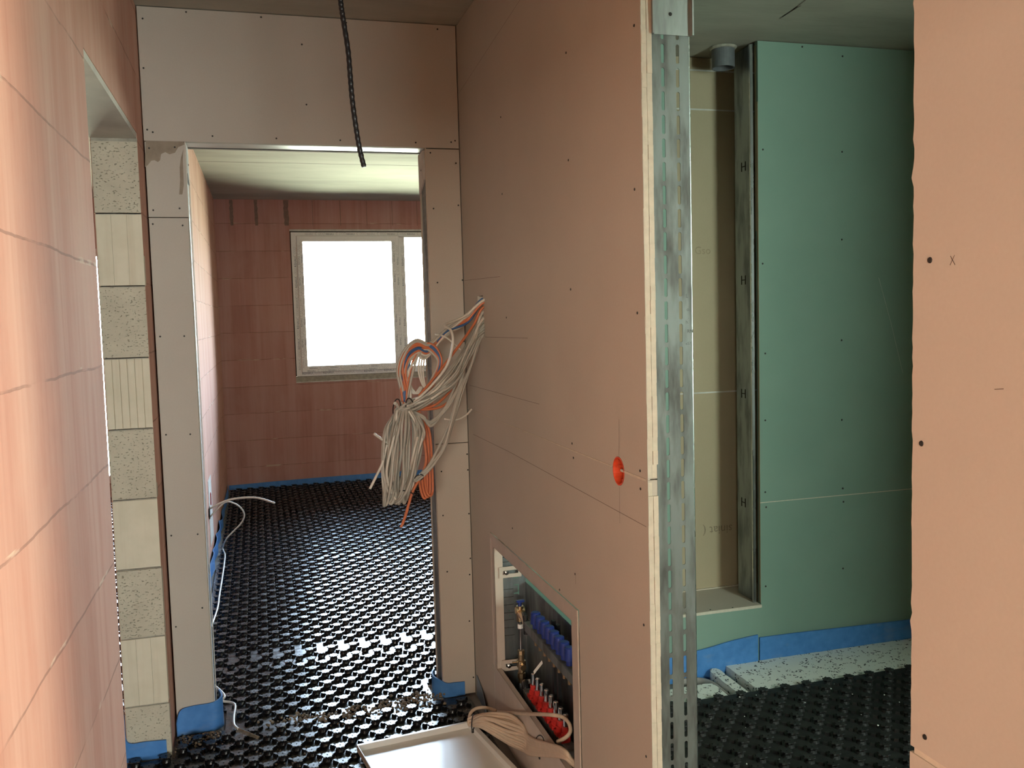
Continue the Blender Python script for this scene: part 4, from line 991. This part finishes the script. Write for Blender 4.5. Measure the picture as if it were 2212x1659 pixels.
mb.cyl((PX-0.034, PY, 0.3), (PX-0.012, PY, 0.3), 0.004, 8); mb.cyl((PX, PY-0.026, 0.285), (PX, PY, 0.285), 0.011, 14)
bv = mb.build('ball_valve', M['brass'], parent=cab)
mb = MB(); mb.box(PX+0.012, PX+0.030, PY-0.008, PY-0.004, 0.215, 0.232); mb.build('valve_tag', M['white_metal'], parent=bv)
mb = MB(); mb.tube(spline([(PX, PY, 0.225), (PX, PY, 0.150), (PX, PY-0.01, 0.10)], 5), 0.010, 12); mb.build('drop_pipe', M['grey_pipe'], parent=cab)
mb = MB(); mb.tube(spline([(PX+0.004, PY-0.03, 0.232), (MX, PY-0.055, 0.238), (MX-0.003, PY-0.075, 0.225), (MX-0.004, PY-0.078, 0.18)], 6), 0.0125, 12); mb.build('pipe_clip', M['black_plastic'], parent=cab)
for yv in (2.80, 2.755):
    mb = MB(); mb.box(0.905, 0.917, yv-0.008, yv+0.008, 0.20, 0.54); mb.build('upright_rail', M['black_plastic'], parent=cab)
mb = MB(); a_, b_ = on(0, 0.868, 1153, 1453), on(0, 0.90, 1171, 1430); nn = Vector((0, 0.004, 0.004)); mb.hexa([a_-nn, a_+nn, a_+nn+Vector((.001, 0, 0)), a_-nn+Vector((.001, 0, 0)), b_-nn, b_+nn, b_+nn+Vector((.001, 0, 0)), b_-nn+Vector((.001, 0, 0))])
mb.build('paper_tag', M['white_metal'], parent=cab)
for k_ in range(8):
    yr = 2.914-k_*0.0485
    mb = MB(); mb.tube(spline([(MX, yr, 0.166), (MX, yr, 0.10), (MX+0.004, yr+0.01, 0.01)], 5), 0.0085, 10); mb.build('heating_tube', M['red_plastic'] if k_ == 0 else M['grey_pipe'], parent=cab)

# ------------------------------------------------------------------ white sheet-metal tray on the mat
ta, tb = aZ(770, 1608, 0.045), aZ(1035, 1552, 0.045)
ux = (tb-ta); ux.z = 0; ux.normalize(); uy = Vector((ux.y, -ux.x, 0)); TW, TL = 0.438, 0.80; TILT = math.radians(2.6)
tray = tag(empty('metal_tray', (ta.x, ta.y, 0.022)), 'white sheet metal cabinet cover lying upside down on the mat, rim up', 'metal cover')
def tp(a, b_, z): return Vector((ta.x, ta.y, 0))+ux*a+uy*(b_*math.cos(TILT))+Vector((0, 0, z+b_*math.sin(TILT)))
mb = MB(); mb.hexa([tp(0, 0, .0215), tp(TW, 0, .0215), tp(TW, TL, .0215), tp(0, TL, .0215), tp(0, 0, .0230), tp(TW, 0, .0230), tp(TW, TL, .0230), tp(0, TL, .0230)]); mb.build('panel', M['white_metal'], parent=tray)
for nm, (a0, a1, b0, b1_) in (('rim', (0, TW, 0, .0135)), ('rim', (0, .004, .0135, TL)), ('rim', (TW-.018, TW, .0135, TL))):
    mb = MB(); mb.hexa([tp(a0, b0, .0230), tp(a1, b0, .0230), tp(a1, b1_, .0230), tp(a0, b1_, .0230), tp(a0, b0, .045), tp(a1, b0, .045), tp(a1, b1_, .045), tp(a0, b1_, .045)])
    bevel(mb.build(nm, M['white_metal'] if a1 > .01 else M['cream_metal'], parent=tray), 0.0012)

# ------------------------------------------------------------------ beige cable coil on the tray
coil = tag(empty('cable_coil', (0.70, 2.85, 0.06)), 'tied coil of beige cable lying on the tray and reaching into the cabinet', 'cable coil')
def cpt(u, v, s_): return on(1, s_, u, v)
EL = [(1022, 1548), (1021, 1560)]
rnd = random.Random(3)
NST = 13
for k_ in range(NST):
    f = k_/(NST-1.0); jit = lambda a: rnd.uniform(-a, a)
    top = 1553+f*52; mid_v = 1560+f*82; end_v = 1590+f*52
    dep = 0.035*math.sin(f*math.pi)
    pts = [(1020+jit(3), 1556+12*f+jit(2), 3.06), (1045+jit(4), 1543+28*f+jit(3), 3.02-dep), (1095+jit(5), 1546+60*f+jit(3), 2.93-dep), (1140+jit(4), 1562+58*f+jit(3), 2.84-dep), (1178+jit(3), 1592+34*f+jit(3), 2.74)]
    W_ = [cpt(*p_) for p_ in pts]+[on(0, XR-0.008, 1209+jit(2), 1616+18*f), on(0, XR+0.012, 1236+jit(2), 1641+9*f), on(0, XR+0.055, 1262+jit(2), 1668+6*f)]
    for w_ in W_: w_.x = min(w_.x, XR-0.010) if w_.y > 2.52 else w_.x; w_.z = max(w_.z, 0.030)
    if k_ % 3 == 0: W_ = [W_[1]+Vector((0.01, 0.02, -0.008)), W_[0]+Vector((-0.004, 0.01, 0.004))] + W_[0:]
    cable('cable', W_, 0.0062, M['cable_beige'], coil)
cable('cable', [cpt(1013, 1556, 3.08), cpt(1017, 1540, 3.10), cpt(1030, 1530, 3.11), cpt(1050, 1529, 3.11), cpt(1072, 1536, 3.09)], 0.0062, M['cable_beige'], coil)
cable('cable', [cpt(1013, 1556, 3.07), cpt(1014, 1566, 3.06), cpt(1022, 1562, 3.05)], 0.0062, M['cable_beige'], coil)
hook = [on(0, 0.800, 1070, 1538), on(0, 0.800, 1140, 1542), on(0, 0.815, 1190, 1544), on(0, 0.845, 1215, 1549), on(0, 0.852, 1229, 1562), on(0, 0.850, 1232, 1580), on(0, 0.835, 1222, 1593), on(0, 0.820, 1205, 1602)]
cable('cable', hook, 0.0062, M['cable_beige'], coil)
for (u, v, yy, w_, h_) in ((1022, 1561, 3.045, 6, 17), (1184, 1608, 2.66, 9, 22)):
    lo = [cpt(u+w_*math.cos(t_)*0.5+(5 if yy < 2.9 else -1)*math.sin(t_), v+h_*math.sin(t_), yy+0.055*math.cos(t_)) for t_ in [math.tau*q_/20 for q_ in range(20)]]
    for p_ in lo: p_.x = min(p_.x, XR-0.004); p_.z = max(p_.z, 0.028)
    mb = MB(); mb.tube(lo, 0.0022, 6, closed=True); mb.box(lo[5].x-0.004, lo[5].x+0.004, lo[5].y-0.004, lo[5].y+0.004, lo[5].z-0.008, lo[5].z+0.004)
    mb.build('cable_tie', M['black_plastic'], parent=coil)

# ------------------------------------------------------------------ hanging cable bundle
bun = tag(empty('cable_bundle', (0.80, 3.29, 1.58)), 'thick tied bundle of grey, orange and blue cables hanging out of the right wall', 'cable bundle')
rnd = random.Random(11); J = lambda a: rnd.uniform(-a, a)*1.35
HU = lambda: on(0, XR-0.002, 1043+J(2), 652+J(5))
HL = lambda: on(0, XR-0.002, 1043+J(2), 690+J(28))
def P3(u, v, Y): return on(1, Y, u, v)
INS = Vector((0.07, 0.01, 0.0))
CR = 0.0047
def strand(kind, pts, r=CR): cable('cable', pts, r, M[kind], bun, n=7, sub=7)
# grey strands falling from the lower hole to the tie, then down round the hanging loops and back up
for k_ in range(15):
    f = k_/14.0
    h = on(0, XR-0.002, 1042+J(2), 672+50*f+J(4))
    a = [h+INS, h, P3(1018-8*f+J(5), 735+30*f+J(6), 3.22+J(.03)), P3(985-2*f+J(6), 785+40*f+J(6), 3.18+J(.03)), P3(940+J(6), 838+26*f+J(5), 3.16+J(.03)), P3(893+J(4), 868+18*f+J(4), 3.15+J(.02)), P3(868+J(4), 877+10*f+J(3), 3.15+J(.02))]
    lx = 838+26*f
    b_ = [P3(850+10*f+J(4), 893+J(5), 3.15+J(.02)), P3(lx-2+J(5), 940+J(8), 3.14+J(.025)), P3(lx-6+J(5), 1010+J(8), 3.14+J(.03)), P3(838+22*f+J(5), 1068+J(8), 3.14+J(.02)), P3(853+16*f+J(5), 1083+J(4), 3.14+J(.02)),
          P3(876+14*f+J(5), 1050+J(8), 3.13+J(.03)), P3(893+12*f+J(5), 985+J(8), 3.13+J(.03)), P3(898+14*f+J(5), 925+J(8), 3.14+J(.03)), P3(886+10*f+J(5), 890+J(4), 3.15+J(.02))]
    strand(('cable_white', 'cable_grey', 'cable_dim', 'cable_grey', 'cable_dim')[k_ % 5], a+b_)
for k_ in range(9):
    f = k_/8.0
    lx = 850+44*f
    b_ = [P3(872+14*f+J(4), 882+J(4), 3.14), P3(lx+J(4), 925+J(8), 3.12+J(.02)), P3(lx-4+J(4), 990+J(8), 3.115+J(.02)), P3(lx-10+J(5), 1050+J(8), 3.12+J(.02)), P3(lx-20+J(5), 1084+J(4), 3.125), P3(lx-26+J(4), 1078+J(5), 3.13), P3(lx-20+J(4), 1010, 3.13+J(.02)), P3(lx-12+J(4), 930, 3.13), P3(874+10*f, 884, 3.14)]
    strand('cable_grey' if k_ % 2 else 'cable_dim', b_)
# outer strands on the right, sweeping past the jamb down to the foot of the loops
for k_ in range(5):
    f = k_/4.0
    h = on(0, XR-0.002, 1043, 705+20*f)
    strand('cable_grey', [h+INS, h, P3(1024-3*f, 770+14*f, 3.24), P3(1000-7*f+J(3), 842+J(4), 3.21+J(.02)), P3(978-5*f+J(3), 912+J(4), 3.19+J(.02)), P3(958-8*f+J(3), 968+J(4), 3.17), P3(930-8*f+J(3), 1010+J(3), 3.15), P3(903-6*f, 1034+J(3), 3.14), P3(893, 1037, 3.13)])
for k_ in range(4):
    h = on(0, XR-0.002, 1043, 690+7*k_)
    strand('cable_grey', [h+INS, h, P3(1010+J(4), 770, 3.24), P3(990+J(5), 830, 3.21), P3(965+J(5), 880, 3.19), P3(932+J(4), 918+J(6), 3.17), P3(912+J(4), 900, 3.16), P3(890, 888, 3.15)])
# ring of loops above the tie
ring = [('cable_grey', 0, 0), ('cable_orange', 3, 1), ('cable_orange', 8, 3), ('cable_blue', 12, 5), ('cable_grey', -3, 2), ('cable_orange', 18, 4), ('cable_white', 22, 7), ('cable_blue', 14, 6), ('cable_grey', 27, 3), ('cable_white', 33, 8)]
for i, (kd, o_, dz) in enumerate(ring):
    h = HU(); o_ = o_*1.0
    s_ = 1-o_/70.0
    loop = [P3(908+46*s_*math.cos(t_)+J(2), 806-68*s_*math.sin(t_)+J(2), 3.17+0.012*i/10+0.02*math.cos(t_)) for t_ in (1.1, 1.75, 2.4, 3.05, 3.7)]
    strand(kd, [h+INS, h, P3(1005+J(4), 688+J(5)+o_*0.2, 3.25), P3(960+J(4), 718+J(4)+o_*0.2, 3.21)]+loop+[P3(872+J(4)+o_*0.3, 862+J(4), 3.16), P3(874+J(4), 880, 3.155)])
for i, (kd, o_) in enumerate((('cable_orange', 0), ('cable_blue', 6), ('cable_blue', 10), ('cable_orange', 16), ('cable_grey', 22))):
    strand(kd, [P3(870+o_*0.4, 868, 3.15), P3(866+o_, 820, 3.16), P3(880+o_, 770, 3.17), P3(905+o_*0.5, 745+o_*0.5, 3.18), P3(935-o_*0.3, 745+o_*0.6, 3.18), P3(953-o_*0.3, 775+o_*0.3, 3.18), P3(945-o_*0.5, 815, 3.17), P3(920-o_*0.3, 852, 3.16), P3(888, 878, 3.15)])
# single orange lead straight down from the hole, and the orange loops behind
h = on(0, XR-0.002, 1044, 664)
strand('cable_orange', [h+INS, h, P3(1024, 700, 3.24), P3(1000, 735, 3.20), P3(968, 778, 3.17), P3(935, 820, 3.15), P3(905, 855, 3.14)], 0.0048)
for k_ in range(3): strand('cable_orange', [P3(895+6*k_, 885, 3.18), P3(950-6*k_, 880-8*k_, 3.20), P3(985-5*k_, 850-16*k_, 3.22), P3(1000-5*k_, 815-16*k_, 3.24)])
for k_ in range(3):
    x_ = 915+6*k_
    strand('cable_orange', [P3(898+3*k_, 888, 3.18), P3(x_, 930, 3.19), P3(x_+6, 1000, 3.20), P3(x_+8, 1058, 3.20), P3(x_+2, 1077-3*k_, 3.19), P3(x_-6, 1060, 3.19), P3(x_-10, 1028, 3.18)])
strand('cable_orange', [P3(912, 930, 3.17), P3(920, 1000, 3.16), P3(892, 1060, 3.13), P3(884, 1085, 3.12), P3(874, 1120, 3.10), P3(866, 1139, 3.09)], 0.0052)
# loose ends
strand('cable_white', [P3(842, 960, 3.13), P3(826, 950, 3.12), P3(808, 937, 3.11)])
strand('cable_white', [P3(836, 960, 3.12), P3(826, 1000, 3.11), P3(812, 1030, 3.10), P3(799, 1056, 3.09)])
strand('cable_white', [P3(960, 905, 3.19), P3(985, 907, 3.20), P3(1005, 898, 3.21), P3(1019, 884, 3.22)], 0.0036)
h = HU(); strand('cable_white', [h+INS, h, P3(1000, 685, 3.24), P3(962, 702, 3.18), P3(975, 715, 3.12), P3(978, 745, 3.11), P3(965, 790, 3.11), P3(930, 835, 3.12), P3(890, 872, 3.14)])
strand('cable_white', [P3(995, 756, 3.20), P3(980, 742, 3.20), P3(962, 728, 3.20), P3(940, 722, 3.20)], 0.0036)
for k_ in range(3): strand('cable_white', [P3(880+6*k_, 760, 3.19), P3(876+3*k_, 800, 3.19), P3(880+4*k_, 835, 3.19), P3(895+4*k_, 850, 3.19), P3(908+2*k_, 835, 3.19)], 0.0034)
for k_ in range(3): strand('cable_white', [P3(918-5*k_, 768, 3.19), P3(914-5*k_, 800, 3.19), P3(918-3*k_, 830, 3.19), P3(925, 845, 3.18)], 0.0034)
# ties
def tie(u, v, Y, ru, rv, rd, tilt=0.0):
    lo = []
    for q_ in range(24):
        t_ = math.tau*q_/24; a, b_ = ru*math.cos(t_), rv*math.sin(t_)
        lo.append(P3(u+a*math.cos(tilt)-b_*math.sin(tilt), v+a*math.sin(tilt)+b_*math.cos(tilt), Y-rd*math.cos(t_+1.57)))
    mb = MB(); mb.tube(lo, 0.0021, 6, closed=True); mb.build('cable_tie', M['black_plastic'], parent=bun)
tie(857, 882, 3.148, 8, 20, 0.030, 0.1); tie(886, 882, 3.148, 9, 22, 0.034, -0.15); tie(878, 1066, 3.13, 16, 5, 0.03, 0.25); tie(905, 1032, 3.14, 10, 6, 0.02, -0.4)
mb = MB(); mb.tube([P3(860, 880, 3.11), P3(857, 874, 3.09), P3(853, 871, 3.08)], [0.004, 0.005, 0.006], 8); mb.build('cut_end', M['cable_white'], parent=bun)

# ------------------------------------------------------------------ crumbs
mb = MB(); rnd = random.Random(5)
def crumb(mb, c, r):
    K = 6; ph = rnd.uniform(0, 6)
    rr = [[c+Vector((s_*r*rnd.uniform(.7, 1.3)*math.cos(ph+math.tau*q_/K), s_*r*rnd.uniform(.7, 1.3)*math.sin(ph+math.tau*q_/K), z_*r)) for q_ in range(K)] for s_, z_ in ((.6, -.5), (1.0, .1), (.5, .8))]
    mb.rings(rr)
ln = [aZ(u, v, 0.0) for u, v in ((575, 1568), (640, 1560), (700, 1555), (770, 1543), (850, 1528), (905, 1515), (955, 1508))]
for k_ in range(330):
    t_ = rnd.random()**0.75*(len(ln)-1.001); i = int(t_); c = ln[i].lerp(ln[i+1], t_-i)
    w_ = 0.02+0.035*t_/6
    crumb(mb, c+Vector((rnd.gauss(0, 0.02), rnd.gauss(0, w_*0.8), rnd.uniform(0.003, 0.017))), rnd.uniform(0.003, 0.0085))
for k_ in range(90):
    crumb(mb, Vector((rnd.uniform(-0.30, 0.3), rnd.uniform(2.95, 3.45), 0.004)), rnd.uniform(0.002, 0.005))
for k_ in range(160):
    crumb(mb, Vector((rnd.uniform(-0.36, -0.2), YP-0.03-abs(rnd.gauss(0, .06)), 0.005)), rnd.uniform(0.002, 0.006))
o = mb.build('mortar_crumbs', M['crumb'], loc=(0.2, 3.4, 0.0)); o['kind'] = 'stuff'; tag(o, 'brown mortar crumbs strewn over the mat in the end doorway', 'debris')
mb = MB()
for k_ in range(70): crumb(mb, Vector((rnd.uniform(1.3, 2.6), 3.15-abs(rnd.gauss(0, 0.45)), rnd.uniform(0.002, 0.02))), rnd.uniform(0.0012, 0.0038))
o = mb.build('foam_crumbs', M['foam_crumb'], loc=(2.0, 2.9, 0.0)); o['kind'] = 'stuff'; tag(o, 'tiny white foam crumbs scattered on the bathroom mat', 'debris')
# pencil strokes on the bathroom ceiling
mb = MB()
for (a, b_) in (((1685, 40), (1722, 14)), ((1712, 22), (1745, -4)), ((1690, 36), (1730, 12))):
    p_, q_ = aZ(*a, ZC-0.0006), aZ(*b_, ZC-0.0006); d = (q_-p_).normalized(); nn = Vector((-d.y, d.x, 0))*0.003
    mb.poly([p_-nn, q_-nn, q_+nn, p_+nn])
bpy.data.objects['ceiling']
mk = mb.build('pencil_stroke', M['pencil'], loc=aZ(1710, 25, ZC)); mk.parent = bpy.data.objects['ceiling']
for o in bpy.data.objects:
    if '_o' in o: del o['_o']
